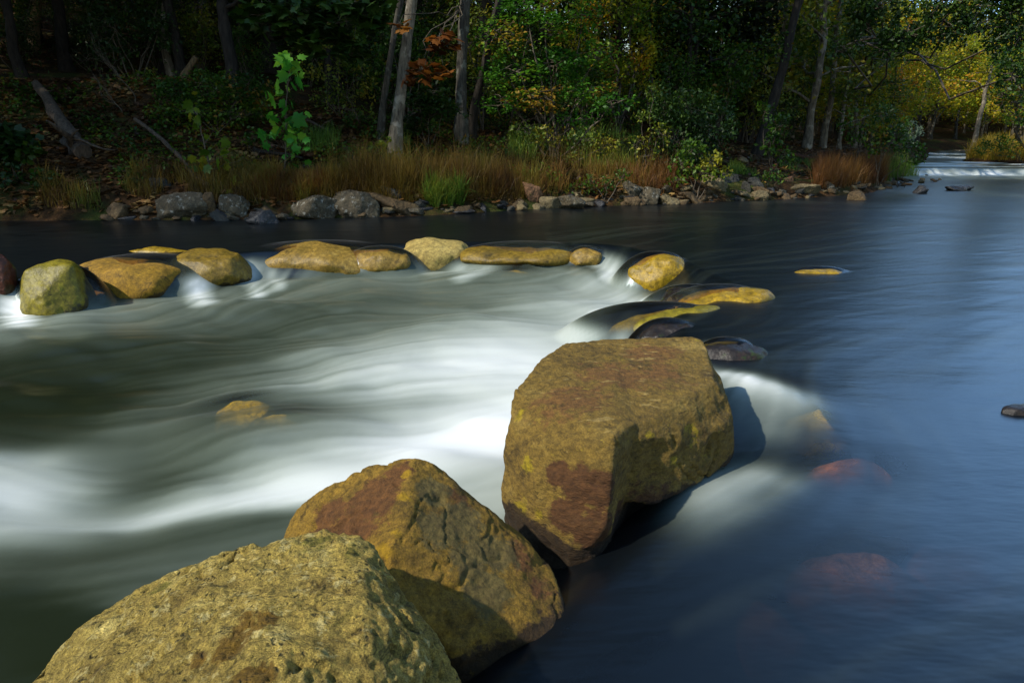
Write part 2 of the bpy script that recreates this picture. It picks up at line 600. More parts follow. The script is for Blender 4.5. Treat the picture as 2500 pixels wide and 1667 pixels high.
# white water seen in the photo: (pixels, water height there, width in m, strength)
FOAM = [
    ([(0, 795), (100, 785), (190, 745)], -.32, .22, .85),
    ([(210, 728), (330, 722), (480, 712), (640, 695), (800, 682), (1000, 657)], -.30, .22, .60),
    ([(230, 760), (420, 740), (640, 715), (830, 700)], -.31, .35, .28),
    ([(20, 660), (30, 720), (50, 770)], -.2, .15, .9),
    ([(455, 640), (475, 670), (490, 705)], -.15, .15, .9),
    ([(600, 650), (625, 690)], -.2, .12, .7),
    ([(655, 655), (690, 680)], -.2, .10, .55),
    ([(1000, 640), (1060, 655), (1120, 650)], -.2, .18, .5),
    ([(1130, 648), (1220, 630), (1330, 628), (1440, 622), (1480, 640), (1500, 672), (1540, 690)], -.10, .16, .62),
    ([(1500, 690), (1380, 705), (1200, 690), (1000, 690), (880, 720)], -.30, .22, .42),
    ([(1640, 742), (1500, 738), (1350, 742), (1230, 752), (1130, 742), (1040, 735)], -.30, .20, .95),
    ([(1600, 708), (1560, 722), (1450, 738)], -.2, .16, .8),
    ([(1180, 760), (1080, 748), (1010, 740), (930, 760)], -.3, .18, .40),
    ([(1470, 800), (1400, 822), (1260, 838), (1120, 836), (980, 835), (860, 850)], -.31, .20, .80),
    ([(1330, 880), (1200, 872), (1050, 880), (880, 892), (720, 915), (600, 950)], -.32, .22, .85),
    ([(1300, 915), (1180, 925), (1020, 925), (880, 935)], -.33, .14, .75),
    ([(1250, 1030), (1180, 1040), (1080, 1060), (950, 1080), (800, 1130), (660, 1170)], -.33, .22, 1.0),
    ([(1240, 1130), (1120, 1120), (1000, 1110)], -.33, .25, .9),
    ([(1220, 975), (1100, 990), (980, 1010)], -.33, .2, .55),
    ([(800, 1140), (640, 1175), (480, 1200), (330, 1230), (160, 1265), (0, 1290)], -.34, .16, .95),
    ([(700, 1175), (560, 1195), (420, 1215)], -.34, .10, .7),
    ([(0, 1090), (70, 1085), (150, 1120), (190, 1180)], -.33, .20, .45),
    ([(60, 1180), (120, 1180), (180, 1215)], -.33, .16, .55),
    ([(760, 920), (600, 965), (440, 1010), (300, 1060)], -.33, .10, .38),
    ([(820, 985), (640, 1025), (500, 1050), (360, 1090)], -.33, .10, .40),
    ([(680, 1050), (520, 1090), (420, 1140)], -.33, .07, .22),
    ([(680, 1300), (500, 1345), (300, 1390), (120, 1430)], -.36, .16, .35),
    ([(720, 1330), (560, 1370), (420, 1400)], -.36, .12, .35),
    ([(600, 880), (420, 900), (250, 930)], -.32, .16, .16),
    ([(0, 1350), (200, 1320), (420, 1290)], -.35, .12, .28),
    # right of the block
    ([(1700, 905), (1800, 930), (1880, 970), (1950, 1005)], 0.0, .11, .60),
    ([(1790, 960), (1850, 1010), (1880, 1040)], 0.0, .15, .34),
    ([(1700, 1200), (1770, 1175), (1850, 1155)], 0.0, .13, .52),
    ([(1690, 1260), (1760, 1225)], 0.0, .14, .24),
    ([(1650, 715), (1690, 735), (1720, 745)], -.05, .07, .6),
    ([(1490, 815), (1540, 800)], -.15, .08, .5),
    ([(1690, 860), (1740, 835)], 0.0, .06, .2),
    ([(2300, 450), (2400, 470), (2500, 480)], 0.0, .5, .14),
]
SUBMERGED = [  # (px, py, depth of the water plane, radius m, clarity)
    (585, 975, -.35, .17, .95), (690, 1002, -.35, .19, .8), (1260, 668, -.28, .16, .8),
    (2085, 1122, 0, .14, .76), (2110, 1352, 0, .18, .46), (1910, 1465, 0, .07, .25), (2015, 1018, 0, .13, .55), (2400, 1300, 0, .12, .10),
    (1890, 1520, 0, .12, .15), (1450, 1600, 0, .2, .25),
]


def to_plane(pts, z):
    return [tuple(at_z(a, b, z)[:2]) for a, b in pts]


FOAM_W = [(to_plane(p, z), w, s) for p, z, w, s in FOAM]


def weir_step(x, y):
    sw = signed(x, y, WEIR)
    wob = 0.10 * fbm(pts2(x * 1.5, y * 1.5), 3, 71)
    return sw + wob


# how white the rapids are, read off the photo: (px, py, tone 0..255)
TONES = '''100 790 190|0 790 170|200 740 150|300 735 140|480 720 140|640 700 130|800 690 125|1000 660 135|0 830 75|150 800 110|300 770 110|450 750 115|600 760 90|750 740 82|900 730 92|1000 720 108
1100 700 102|1200 705 92|1300 700 108|1400 700 95|1500 720 195|1600 740 215|1300 750 200|1450 745 218|1150 755 130|1050 750 120|0 880 45|150 870 52|300 850 58|450 840 66|600 850 72|750 820 84|900 800 100|1000 790 92
1150 790 108|1300 790 130|1400 800 150|600 900 95|750 880 140|850 850 170|950 840 175|1050 840 195|1200 835 215|1350 830 215|1450 825 200|1000 880 205|1150 880 228|1250 880 232|700 910 150|850 900 190
500 930 98|600 920 120|800 935 165|950 930 215|1100 925 222|1200 925 228|0 960 24|200 960 36|350 980 72|450 970 95|750 990 118|850 980 138|1000 980 148|1100 970 165|1200 965 195|0 1040 50|150 1030 58|300 1050 88
400 1020 115|500 1040 78|600 1030 110|750 1050 112|850 1050 130|950 1040 178|1050 1030 215|1150 1020 240|1220 1000 238|50 1110 190|150 1120 180|-100 1130 190|250 1100 85|330 1100 80|430 1100 88|550 1090 98|700 1110 150|800 1110 185
900 1090 222|1000 1080 238|1100 1080 248|1200 1080 248|0 1180 220|100 1170 225|180 1170 140|280 1170 36|380 1160 42|500 1160 110|600 1150 160|720 1150 212|1150 1150 220|1200 1200 180|0 1250 185|120 1240 205|200 1225 150
300 1220 192|420 1200 218|550 1190 228|680 1180 232|750 1200 225|0 1300 130|150 1290 130|300 1285 105|450 1270 92|550 1260 86|650 1260 92|400 1300 82|250 1310 78|650 1290 100|550 1320 90|400 1360 95|250 1370 85
100 1370 80|0 1350 92|600 1340 112|0 1430 48|150 1430 58|300 1420 85|350 1400 100|0 1500 26|150 1500 24|0 1600 24|300 1500 30|1150 635 150|1300 628 150|1440 640 165|1400 668 72|1250 652 110|1500 680 180|1550 700 200|-200 900 45|-200 1100 70|-200 1250 120|-200 1450 40|-150 780 120'''


def foam_tones(x, y, zw=-.33):
    cp = [tuple(float(q) for q in t.split()) for t in TONES.replace('\n', '|').split('|')]
    num = np.zeros(x.shape)
    den = np.full(x.shape, 1e-9)
    yy = np.maximum(y, .5)
    for sx, sy, v in cp:
        p = at_z(sx, sy, zw)
        a = (x - p[0]) / yy
        b = (CAM_H - zw) * (1 / yy - 1 / p[1])
        w = np.exp(-(a / .052) ** 2 / 2 - (b / .021) ** 2 / 2) + 1e-7 * np.exp(-(a / .3) ** 2 - (b / .15) ** 2)
        t = v / 255
        num += w * (t / 12.92 if t < .04 else ((t + .055) / 1.055) ** 2.4)
        den += w
    return num / den


WATER = {}


def water_z(x, y):
    i = int(np.argmin(np.abs(WATER['x'] - x)))
    j = int(np.argmin(np.abs(WATER['y'] - y)))
    return float(WATER['z'][j, i])


# stones that the water slides over: (pixel box, distance, depth ratio, lift above the stone)
SHEETS = [((30, 212, 640, 775), 7.15, .8, -.035), ((180, 452, 630, 724), 8.1, .8, .018), ((590, 940, 594, 680), 9.2, .6, .004), ((845, 1005, 604, 654), 9.0, .6, .016), ((1120, 1440, 596, 642), 9.25, .5, .018), ((1385, 1482, 604, 640), 9.05, .7, .022),
          ((1528, 1692, 616, 702), 8.2, .7, -.002), ((1640, 1905, 702, 772), 6.35, .55, .016), ((1450, 1780, 748, 830), 5.9, .45, .022), ((1600, 1790, 700, 752), 6.75, .5, .016), ((1925, 2100, 652, 680), 7.6, .35, .010), ((1690, 1880, 832, 890), 4.6, .6, .018), ((1555, 1720, 782, 845), 5.35, .6, .01)]


def stone_box(px, Y, depth):
    x0, x1, y0, y1 = px
    a, b = at_y(x0, (y0 + y1) / 2, Y), at_y(x1, (y0 + y1) / 2, Y)
    rx = (b[0] - a[0]) / 2
    ry = rx * depth
    return (a[0] + b[0]) / 2, rx, ry, at_y((x0 + x1) / 2, y0, Y + 0.25 * ry)[2]


def build_river():
    # ---- flow field and line-integral streaks on a regular patch
    gx0, gx1, gy0, gy1, st = -10.0, 9.0, 0.6, 13.0, 0.03
    ax = np.arange(gx0, gx1, st)
    ay = np.arange(gy0, gy1, st)
    GX, GY = np.meshgrid(ax, ay)
    x, y = GX.ravel(), GY.ravel()
    vx = np.full(x.shape, -0.80) * 0.25
    vy = np.full(x.shape, -0.45) * 0.25
    for pl, w, s in FOAM_W:
        for (p, q) in zip(pl[:-1], pl[1:]):
            dx, dy = q[0] - p[0], q[1] - p[1]
            n = math.hypot(dx, dy) + 1e-9
            sg = 1 if dx * -0.8 + dy * -0.5 > 0 else -1
            t = np.clip(((x - p[0]) * dx + (y - p[1]) * dy) / (n * n), 0, 1)
            d2 = (x - p[0] - t * dx) ** 2 + (y - p[1] - t * dy) ** 2
            wt = np.exp(-d2 / (2 * (0.35 + w) ** 2)) * s
            vx += sg * wt * dx / n
            vy += sg * wt * dy / n
    n3 = pts2(x * 0.8, y * 0.8)
    ang = 0.55 * fbm(n3, 3, 5)
    c, s_ = np.cos(ang), np.sin(ang)
    vx, vy = vx * c - vy * s_, vx * s_ + vy * c
    nn = np.hypot(vx, vy) + 1e-9
    vx, vy = (vx / nn).reshape(GX.shape), (vy / nn).reshape(GX.shape)
    rng = np.random.default_rng(4)

    def blur(a, k):
        for _ in range(k):
            a = (a + np.roll(a, 1, 0) + np.roll(a, -1, 0) + np.roll(a, 1, 1) + np.roll(a, -1, 1)) / 5
        return (a - a.mean()) / a.std()

    H, W = GX.shape
    noise = [blur(rng.standard_normal((H, W)), 1), blur(rng.standard_normal((H, W)), 14)]
    big = fbm(pts2(x * 1.3, y * 1.3), 2, 8).reshape(H, W)
    noise.append((big - big.mean()) / big.std())

    def sample(A, px, py):
        px = np.clip(px, 0, W - 1.001)
        py = np.clip(py, 0, H - 1.001)
        i, j = px.astype(int), py.astype(int)
        fx, fy = px - i, py - j
        return (A[j, i] * (1 - fx) + A[j, i + 1] * fx) * (1 - fy) + (A[j + 1, i] * (1 - fx) + A[j + 1, i + 1] * fx) * fy

    JX, JY = np.meshgrid(np.arange(W, dtype=float), np.arange(H, dtype=float))
    acc = [n.copy() for n in noise]
    step = 1.6
    for sgn in (1, -1):
        px, py = JX.copy(), JY.copy()
        for k in range(34):
            a, b = sample(vx, px, py), sample(vy, px, py)
            px += sgn * step * a
            py += sgn * step * b
            for q, nz in enumerate(noise):
                acc[q] += sample(nz, px, py)
    acc = [(a - a.mean()) / a.std() for a in acc]
    LIC = 0.85 * acc[0] + 0.5 * acc[1] + 0.12 * acc[2]
    LIC = LIC / LIC.std()

    # ---- the surface itself
    xs = axis([(-16, -7, 0.3, 0.05), (-7, 4, 0.036, 0.036), (4, 9, 0.045, 0.07), (9, 26, 0.1, 0.3), (26, 70, 0.6, 4)])
    ys = axis([(-5, 0.7, 0.5, 0.1), (0.7, 11, 0.034, 0.034), (11, 16, 0.05, 0.09), (16, 32, 0.1, 0.16), (32, 75, 0.3, 2)])
    X, Y = np.meshgrid(xs, ys)
    sh = X.shape
    x, y = X.ravel(), Y.ravel()
    lic = sample(LIC, (x - gx0) / st, (y - gy0) / st)
    edge = sstep(gx0, gx0 + 1, x) * (1 - sstep(gx1 - 2, gx1, x)) * sstep(gy0 - .2, gy0 + .2, y) * (1 - sstep(gy1 - 2, gy1, y))
    far = fbm(pts2(x * 0.5, y * 2.2), 4, 33) * 2
    lic = lic * edge + far * (1 - edge)
    sw = weir_step(x, y)
    down = sstep(-0.45, 0.10, sw)
    z = level(x, y) - 0.30 * down - 0.02 * np.clip(sw, 0, 8)
    turb = sstep(0.0, 0.5, sw)
    foam = np.zeros(x.shape)
    for (px_, zz, w_, s_), (pl, w, s) in zip(FOAM, FOAM_W):
        if zz <= -.3:
            continue
        d = seg_dist(x, y, pl)
        g = s * np.exp(-(d / (1.25 * w)) ** 2 / 1.6)
        if zz < 0:
            g = g * sstep(-.38, -.12, sw)
        foam = 1 - (1 - foam) * (1 - np.clip(g, 0, 0.97))
    foam = (foam * np.clip(1.0 + 0.20 * lic * (1 - 0.6 * foam), 0.3, 1.6)) ** 1.9
    tone = foam_tones(x + .05 * lic, y + .02 * lic)
    tone = np.clip((tone - .02) * .86, 0, 1) ** 1.0 * np.clip(1.0 + 0.22 * lic * (1 - tone) ** 2, .4, 1.8)
    foam = np.maximum(foam * (1 - .25 * turb), tone * turb)
    # steep water breaks white where it drops over the weir
    lip = np.exp(-((sw - 0.05) / 0.16) ** 2)
    foam = foam + lip * np.clip(0.03 + 0.05 * lic, 0, 0.2) * (x < 0.6)
    # far fall and rapids
    fl = y - (25.6 + 0.12 * (x - 15) + 0.35 * np.sin(x * 0.9))
    foam = foam + (1 - down) * (x > .5) * np.clip(.008 * lic, 0, .03)
    strk = np.clip(0.6 + 0.5 * fbm(pts2(x * 3.0, y * 0.8), 3, 19), 0, 1.2)
    foam = foam + 0.95 * np.exp(-((fl + 0.15) / 0.45) ** 2) * strk + 0.8 * sstep(1.0, 2.0, fl) * np.clip(fbm(pts2(x * 0.8, y * 1.1), 3, 29) * 2.2 + 0.25, 0, 1)
    foam = foam + 0.30 * np.exp(-((fl + 1.6) / 0.9) ** 2) * np.clip(0.5 + lic * .4, 0, 1)
    foam = np.clip(foam, 0, 1)
    # waves: crests carry the foam, streaks ripple the surface
    wav = fbm(pts2(x * 0.9 + 0.35 * y, y * 1.5), 3, 51)
    z = z + turb * (0.095 * wav + 0.0025 * lic + 0.025 * foam)
    z = z + (1 - down) * (0.0008 * lic + 0.012 * fbm(pts2(x * 0.5, y * 1.1), 3, 61)) * sstep(0, 1.5, np.abs(sw)) + (1 - down) * 0.03 * foam
    # humps where it rides over stones, hollows behind them
    for (sx, sy, zz, r, h) in ((1430, 640, -.1, .45, .13), (1220, 640, -.1, .4, .08), (330, 1160, -.34, .45, -.10), (600, 780, -.3, .7, -.06), (1420, 680, -.2, .35, -.07),
                               (620, 985, -.33, .30, .05), (1900, 985, 0, .28, .06), (1780, 1070, 0, .25, -.05), (900, 790, -.3, .5, -.06), (120, 940, -.3, .8, -.05)):
        p = at_z(sx, sy, zz)
        z = z + h * np.exp(-((x - p[0]) ** 2 + (y - p[1]) ** 2) / (2 * r * r))
    clear = np.zeros(x.shape)
    for px_, Y_, dr, lift in SHEETS:
        xc, rx, ry, tp = stone_box(px_, Y_, dr)
        ex = ((x - xc) / (1.22 * rx)) ** 2 + ((y - (Y_ + .55 * ry)) / (1.25 * ry)) ** 2
        dome = tp + .7 * lift - .002 - (tp + .16) * np.clip(ex, 0, 2) ** 1.3
        k = .03
        h_ = np.clip(.5 + .5 * (dome - z) / k, 0, 1)
        z = np.where(ex < 1.6, z * (1 - h_) + dome * h_ + k * h_ * (1 - h_), z)
        cv = h_ * (ex < 1.6) * (1 - sstep(.75, 1.3, ex))
        clear = np.maximum(clear, .92 * cv)
        foam = foam * (1 - .55 * cv)
    for (sx, sy, zz, r, cl) in SUBMERGED:
        p = at_z(sx, sy, zz)
        q = ((x - p[0]) / 1.5) ** 2 + (y - p[1]) ** 2
        clear = np.maximum(clear, cl * np.exp(-q / (2 * r * r)) * np.clip(1 + 0.3 * lic, 0.3, 1.3))
    clear = np.clip(clear, 0, 1)
    foam = foam * (1 - 0.85 * clear)
    silt = np.clip(turb, 0, 1)
    WATER['x'], WATER['y'], WATER['z'] = xs, ys, z.reshape(sh)
    g = ground_z(X, Y).ravel()
    keep = g < z + 0.35
    mb = MB()
    mb.add(np.stack([x, y, z], 1), grid_faces(len(xs), len(ys), keep))
    o = mb.build('river_water', m_water(), smooth=True, attrs={'foam': foam, 'clear': clear, 'silt': silt, 'streak': lic})
    tag(o, kind='structure')


def m_water():
    m, nt, b = new_mat('river water')
    L = nt.links.new
    A = {k: N(nt, 'ShaderNodeAttribute', attribute_name=k) for k in ('foam', 'clear', 'silt', 'streak')}
    tc = N(nt, 'ShaderNodeTexCoord')
    mp = N(nt, 'ShaderNodeMapping')
    mp.inputs['Scale'].default_value = (1.0, 2.6, 1.0)
    mp.inputs['Rotation'].default_value = (0, 0, math.radians(-14))
    L(tc.outputs['Object'], mp.inputs[0])
    nb = N(nt, 'ShaderNodeTexNoise', Scale=1.3, Detail=4.0, Roughness=0.55)
    L(mp.outputs[0], nb.inputs['Vector'])
    bp = N(nt, 'ShaderNodeBump', Strength=0.30, Distance=0.12)
    inv = N(nt, 'ShaderNodeMath', operation='MULTIPLY_ADD')
    L(A['silt'].outputs['Fac'], inv.inputs[0])
    inv.inputs[1].default_value = -0.04
    inv.inputs[2].default_value = 0.08
    L(inv.outputs[0], bp.inputs['Strength'])
    L(nb.outputs['Fac'], bp.inputs['Height'])
    body = mixc(nt, (0.002, 0.003, 0.004), (0.010, 0.014, 0.006), A['silt'].outputs['Fac'])
    L(body, b.inputs['Base Color'])
    b.inputs['Roughness'].default_value = 0.30
    b.inputs['IOR'].default_value = 1.58
    b.inputs['Specular Tint'].default_value = (0.72, 0.88, 1.0, 1)
    b.inputs['Specular IOR Level'].default_value = 0.5
    L(bp.outputs[0], b.inputs['Normal'])
    # clear shallow water over submerged stones
    io = N(nt, 'ShaderNodeMath', operation='MULTIPLY_ADD')
    L(A['silt'].outputs['Fac'], io.inputs[0])
    io.inputs[1].default_value = -0.30
    io.inputs[2].default_value = 1.58
    L(io.outputs[0], b.inputs['IOR'])
    tr = N(nt, 'ShaderNodeBsdfTransparent')
    tr.inputs[0].default_value = (0.95, 0.85, 0.65, 1)
    gl = N(nt, 'ShaderNodeBsdfGlossy')
    gl.inputs['Roughness'].default_value = 0.3
    L(bp.outputs[0], gl.inputs['Normal'])
    fr = N(nt, 'ShaderNodeFresnel')
    fr.inputs[0].default_value = 1.35
    sh = N(nt, 'ShaderNodeMixShader')
    L(fr.outputs[0], sh.inputs[0])
    L(tr.outputs[0], sh.inputs[1])
    L(gl.outputs[0], sh.inputs[2])
    m1 = N(nt, 'ShaderNodeMixShader')
    L(A['clear'].outputs['Fac'], m1.inputs[0])
    L(b.outputs[0], m1.inputs[1])
    L(sh.outputs[0], m1.inputs[2])
    fo = N(nt, 'ShaderNodeBsdfDiffuse')
    rf = ramp(nt, [(0.0, (0.42, 0.52, 0.40)), (0.30, (0.62, 0.70, 0.62)), (0.7, (0.84, 0.87, 0.85))])
    L(A['foam'].outputs['Fac'], rf.inputs[0])
    L(rf.outputs[0], fo.inputs['Color'])
    m2 = N(nt, 'ShaderNodeMixShader')
    L(A['foam'].outputs['Fac'], m2.inputs[0])
    L(m1.outputs[0], m2.inputs[1])
    L(fo.outputs[0], m2.inputs[2])
    L(m2.outputs[0], nt.nodes['Material Output'].inputs['Surface'])
    return m


build_river()

# ------------------------------------------------------------------ rocks
def arrays(me):
    V = np.empty(len(me.vertices) * 3, np.float32)
    me.vertices.foreach_get('co', V)
    E = np.empty(len(me.edges) * 2, np.int32)
    me.edges.foreach_get('vertices', E)
    return V.reshape(-1, 3).astype(float), E.reshape(-1, 2)


def normals(me):
    Nn = np.empty(len(me.vertices) * 3, np.float32)
    me.vertex_normals.foreach_get('vector', Nn)
    return Nn.reshape(-1, 3).astype(float)


def rock_mesh(name, hulls, voxel, smooth=4, disp=None, origin=(0, 0, 0)):
    """convex lumps merged by a voxel remesh, edges worn, surface broken up by noise"""
    big = bpy.data.meshes.new(name + '_hull')
    bm = bmesh.new()
    for pts in hulls:
        b2 = bmesh.new()
        for p in pts:
            b2.verts.new(tuple(float(c) for c in np.asarray(p) - np.asarray(origin)))
        r = bmesh.ops.convex_hull(b2, input=b2.verts)
        bmesh.ops.delete(b2, geom=list({e for e in r['geom_interior'] + r['geom_unused'] if isinstance(e, bmesh.types.BMVert)}), context='VERTS')
        bmesh.ops.recalc_face_normals(b2, faces=b2.faces)
        tmp = bpy.data.meshes.new('t')
        b2.to_mesh(tmp)
        b2.free()
        bm.from_mesh(tmp)
        bpy.data.meshes.remove(tmp)
    bm.to_mesh(big)
    bm.free()
    ob = bpy.data.objects.new('tmp', big)
    COL.objects.link(ob)
    md = ob.modifiers.new('r', 'REMESH')
    md.mode = 'VOXEL'
    md.voxel_size = voxel
    dg = bpy.context.evaluated_depsgraph_get()
    dg.update()
    me = bpy.data.meshes.new_from_object(ob.evaluated_get(dg))
    bpy.data.objects.remove(ob)
    bpy.data.meshes.remove(big)
    me.name = name
    V, E = arrays(me)
    deg = np.bincount(E.ravel(), minlength=len(V)).astype(float)[:, None]
    for _ in range(smooth):
        S = np.zeros_like(V)
        for c in range(3):
            S[:, c] = np.bincount(E[:, 0], V[E[:, 1], c], len(V)) + np.bincount(E[:, 1], V[E[:, 0], c], len(V))
        V = V * 0.4 + 0.6 * S / deg
    me.vertices.foreach_set('co', V.astype(np.float32).ravel())
    me.update()
    if disp is not None:
        V = V + normals(me) * disp(V)[:, None]
        me.vertices.foreach_set('co', V.astype(np.float32).ravel())
        me.update()
    me.polygons.foreach_set('use_smooth', np.ones(len(me.polygons), bool))
    return me


def rock_obj(name, me, mat, loc, label, group=None, attrs=None, cat='rock'):
    me.materials.append(mat)
    for k, val in (attrs or {}).items():
        at = me.attributes.new(k, 'FLOAT', 'POINT')
        at.data.foreach_set('value', np.asarray(val, np.float32))
    o = bpy.data.objects.new(name, me)
    COL.objects.link(o)
    o.location = [float(c) for c in loc]
    return tag(o, label, cat, group)


def hit(V, origin, sx, sy):
    """the point of a stone that the photo shows at this pixel"""
    P = V + np.asarray(origin) - np.array([0, 0, CAM_H])
    dep = P[:, 1] * CP - P[:, 2] * SP
    u = 1250 + 1667 * P[:, 0] / dep
    w = 833.5 - 1667 * (P[:, 1] * SP + P[:, 2] * CP) / dep
    e = np.hypot(u - sx, w - sy)
    ok = e < max(14, e.min() + 6)
    i = np.argmin(np.where(ok, dep, 99))
    return V[i] + np.asarray(origin)


def near(V, spots, origin):
    """soft patches round given places (stains on the stone)"""
    out = np.zeros(len(V))
    for p, r in spots:
        d = np.linalg.norm(V - (np.asarray(p) - np.asarray(origin)), axis=1)
        out = np.maximum(out, np.exp(-(d / r) ** 2))
    return out


M_ROCK_PITTED = rock_mat('pitted tan rock', (0.44, 0.33, 0.085), (0.74, 0.60, 0.22), (0.15, 0.10, 0.022), scale=6.0, pit=1.0, pit_scale=44, bump=1.0, lichen=(0.74, 0.62, 0.27), lich_at=0.56, grit=1.0,
                         stain={'rust': (0.20, 0.115, 0.008), 'moss': (0.17, 0.15, 0.02), 'wet': (0.03, 0.02, 0.008)})
M_ROCK_RUST = rock_mat('rust and ochre rock', (0.24, 0.15, 0.022), (0.37, 0.25, 0.055), (0.085, 0.055, 0.013), lichen=(0.36, 0.24, 0.02), lich_at=0.62, scale=4.5, pit=0.3, pit_scale=36, bump=0.7,
                       stain={'rust': (0.125, 0.056, 0.018), 'wet': (0.022, 0.012, 0.006), 'grey': (0.125, 0.098, 0.034), 'moss': (0.36, 0.23, 0.012)})
M_ROCK_BLOCK = rock_mat('brown and olive block', (0.20, 0.132, 0.028), (0.33, 0.235, 0.065), (0.085, 0.055, 0.013), lichen=(0.40, 0.29, 0.04), lich_at=0.62, scale=3.6, pit=0.25, pit_scale=28, bump=0.8, stretch=(1, 1.0, 2.2),
                        stain={'rust': (0.175, 0.092, 0.028), 'wet': (0.020, 0.010, 0.005), 'pale': (0.36, 0.26, 0.09), 'deep': (0.085, 0.036, 0.013), 'moss': (0.33, 0.25, 0.014)})


def cracks(V, f, seed, w=.05):
    a = fbm(V * f + .4 * fbm(V * f * 2.1, 2, seed + 5)[:, None], 3, seed)
    return (1 - sstep(0, w, np.abs(a))) * sstep(-.1, .25, fbm(V * f * .8, 2, seed + 9))


def wet_band(V, o, h, seed):
    z = V[:, 2] + o[2]
    return .62 * sstep(h + .05, h - .05, z + .05 * fbm(V * 5, 3, seed))


def hero_near():
    pts = [at_y(*p) for p in ((722, 1300, 1.66), (790, 1294, 1.68), (862, 1300, 1.66), (912, 1330, 1.62), (600, 1328, 1.66), (500, 1358, 1.66), (385, 1396, 1.66), (250, 1485, 1.58), (130, 1572, 1.46), (40, 1667, 1.34),
                              (-60, 1800, 1.2), (965, 1410, 1.52), (1010, 1480, 1.46), (1055, 1550, 1.40), (1118, 1670, 1.32), (1180, 1850, 1.25), (880, 1400, 1.45), (900, 1560, 1.22), (920, 1750, 1.05),
                              (600, 1700, 1.02), (350, 1750, 1.05), (700, 1900, 0.92), (300, 1950, 0.95))]
    o = pts[0] * 0 + np.array([-0.55, 1.35, -0.35])
    for x, y in ((-1.2, 1.2), (-0.95, 1.85), (-0.15, 1.75), (-0.02, 1.3), (-0.2, 0.95), (-0.9, 0.85)):
        pts.append(np.array([x, y, -0.5]))

    def disp(V):
        w = worley(V * 13 + 0.6 * fbm(V * 20, 2, 3)[:, None], 5)
        w2 = worley(V * 34, 6)
        m = sstep(-0.15, 0.35, fbm(V * 3.2, 3, 12))
        return 0.035 * fbm(V * 3.0, 4, 2) + 0.016 * fbm(V * 9, 4, 7) - 0.026 * (1 - sstep(0.05, 0.45, w)) * (0.35 + 0.65 * m) - 0.011 * (1 - sstep(0.05, 0.5, w2)) * (.25 + .75 * m) + 0.006 * fbm(V * 40, 3, 8) - 0.012 * cracks(V, 4.5, 21)

    me = rock_mesh('limestone_boulder', [pts], 0.006, 10, disp, o)
    V, _ = arrays(me)
    rust = near(V, [(hit(V, o, 560, 1570), .075), (hit(V, o, 640, 1500), .055), (hit(V, o, 610, 1640), .07), (hit(V, o, 480, 1600), .05), (hit(V, o, 590, 1520), .05)], o) * 0.62
    moss = near(V, [(hit(V, o, 780, 1310), .12), (hit(V, o, 840, 1330), .08), (hit(V, o, 400, 1410), .08)], o) * 0.45
    rock_obj('limestone_boulder', me, M_ROCK_PITTED, o, 'pitted tan boulder nearest the viewer with rusty stain, cut by the lower edge', attrs={'rust': rust, 'moss': moss, 'wet': wet_band(V, o, -.2, 5)}, cat='boulder')


def hero_mid():
    A = at_y
    pts = [A(*p) for p in ((1012, 1113, 2.22), (985, 1113, 2.25), (1050, 1122, 2.24), (950, 1122, 2.26), (795, 1178, 2.22), (720, 1248, 2.14), (695, 1300, 2.08), (700, 1340, 2.02),
                           (1112, 1168, 2.28), (1200, 1248, 2.29), (1262, 1302, 2.24), (1345, 1385, 2.07), (1372, 1460, 1.94),
                           (1003, 1240, 1.98), (958, 1330, 1.82), (1080, 1400, 1.82), (1150, 1420, 1.84), (1230, 1480, 1.84), (1375, 1550, 1.80), (1300, 1575, 1.76), (1120, 1590, 1.66), (960, 1480, 1.68), (850, 1420, 1.76))]
    o = np.array([-0.25, 1.95, -0.3])
    for x, y in ((-0.85, 2.0), (-0.5, 2.45), (0.05, 2.4), (0.22, 1.85), (-0.05, 1.62), (-0.5, 1.65)):
        pts.append(np.array([x, y, -0.5]))

    def disp(V):
        s = fbm(V * np.array([3, 3, 7.0]), 4, 31)
        lay = fbm(V * np.array([4, 4, 22.0]), 3, 35)
        return 0.013 * s + 0.007 * fbm(V * 10, 4, 32) + 0.008 * lay + 0.005 * fbm(V * 36, 3, 33) - 0.008 * cracks(V, 4.0, 22) - 0.008 * (1 - sstep(0.1, 0.5, worley(V * 8, 34)))

    me = rock_mesh('rusty_boulder', [pts], 0.008, 2, disp, o)
    V, _ = arrays(me)
    rust = near(V, [(hit(V, o, 900, 1210), .16), (hit(V, o, 850, 1290), .16), (hit(V, o, 960, 1150), .10), (hit(V, o, 930, 1170), .10), (hit(V, o, 780, 1320), .14), (hit(V, o, 800, 1240), .10)], o) * 0.66
    rust = np.maximum(rust, 0.55 * near(V, [(hit(V, o, 1270, 1350), .12), (hit(V, o, 1330, 1430), .10), (hit(V, o, 1130, 1220), .10)], o))
    grey = near(V, [(hit(V, o, 1080, 1280), .13), (hit(V, o, 1150, 1350), .12), (hit(V, o, 1060, 1190), .10), (hit(V, o, 1200, 1430), .12), (hit(V, o, 1130, 1270), .14), (hit(V, o, 1220, 1340), .12)], o) * 0.68
    moss = near(V, [(hit(V, o, 990, 1200), .045), (hit(V, o, 985, 1150), .035), (hit(V, o, 960, 1290), .05), (hit(V, o, 930, 1330), .06)], o) * 0.55
    rock_obj('rusty_boulder', me, M_ROCK_RUST, o, 'peaked boulder with rust red left face, beside the flat topped block', attrs={'rust': rust, 'grey': grey, 'moss': moss, 'wet': wet_band(V, o, .05, 3)}, cat='boulder')


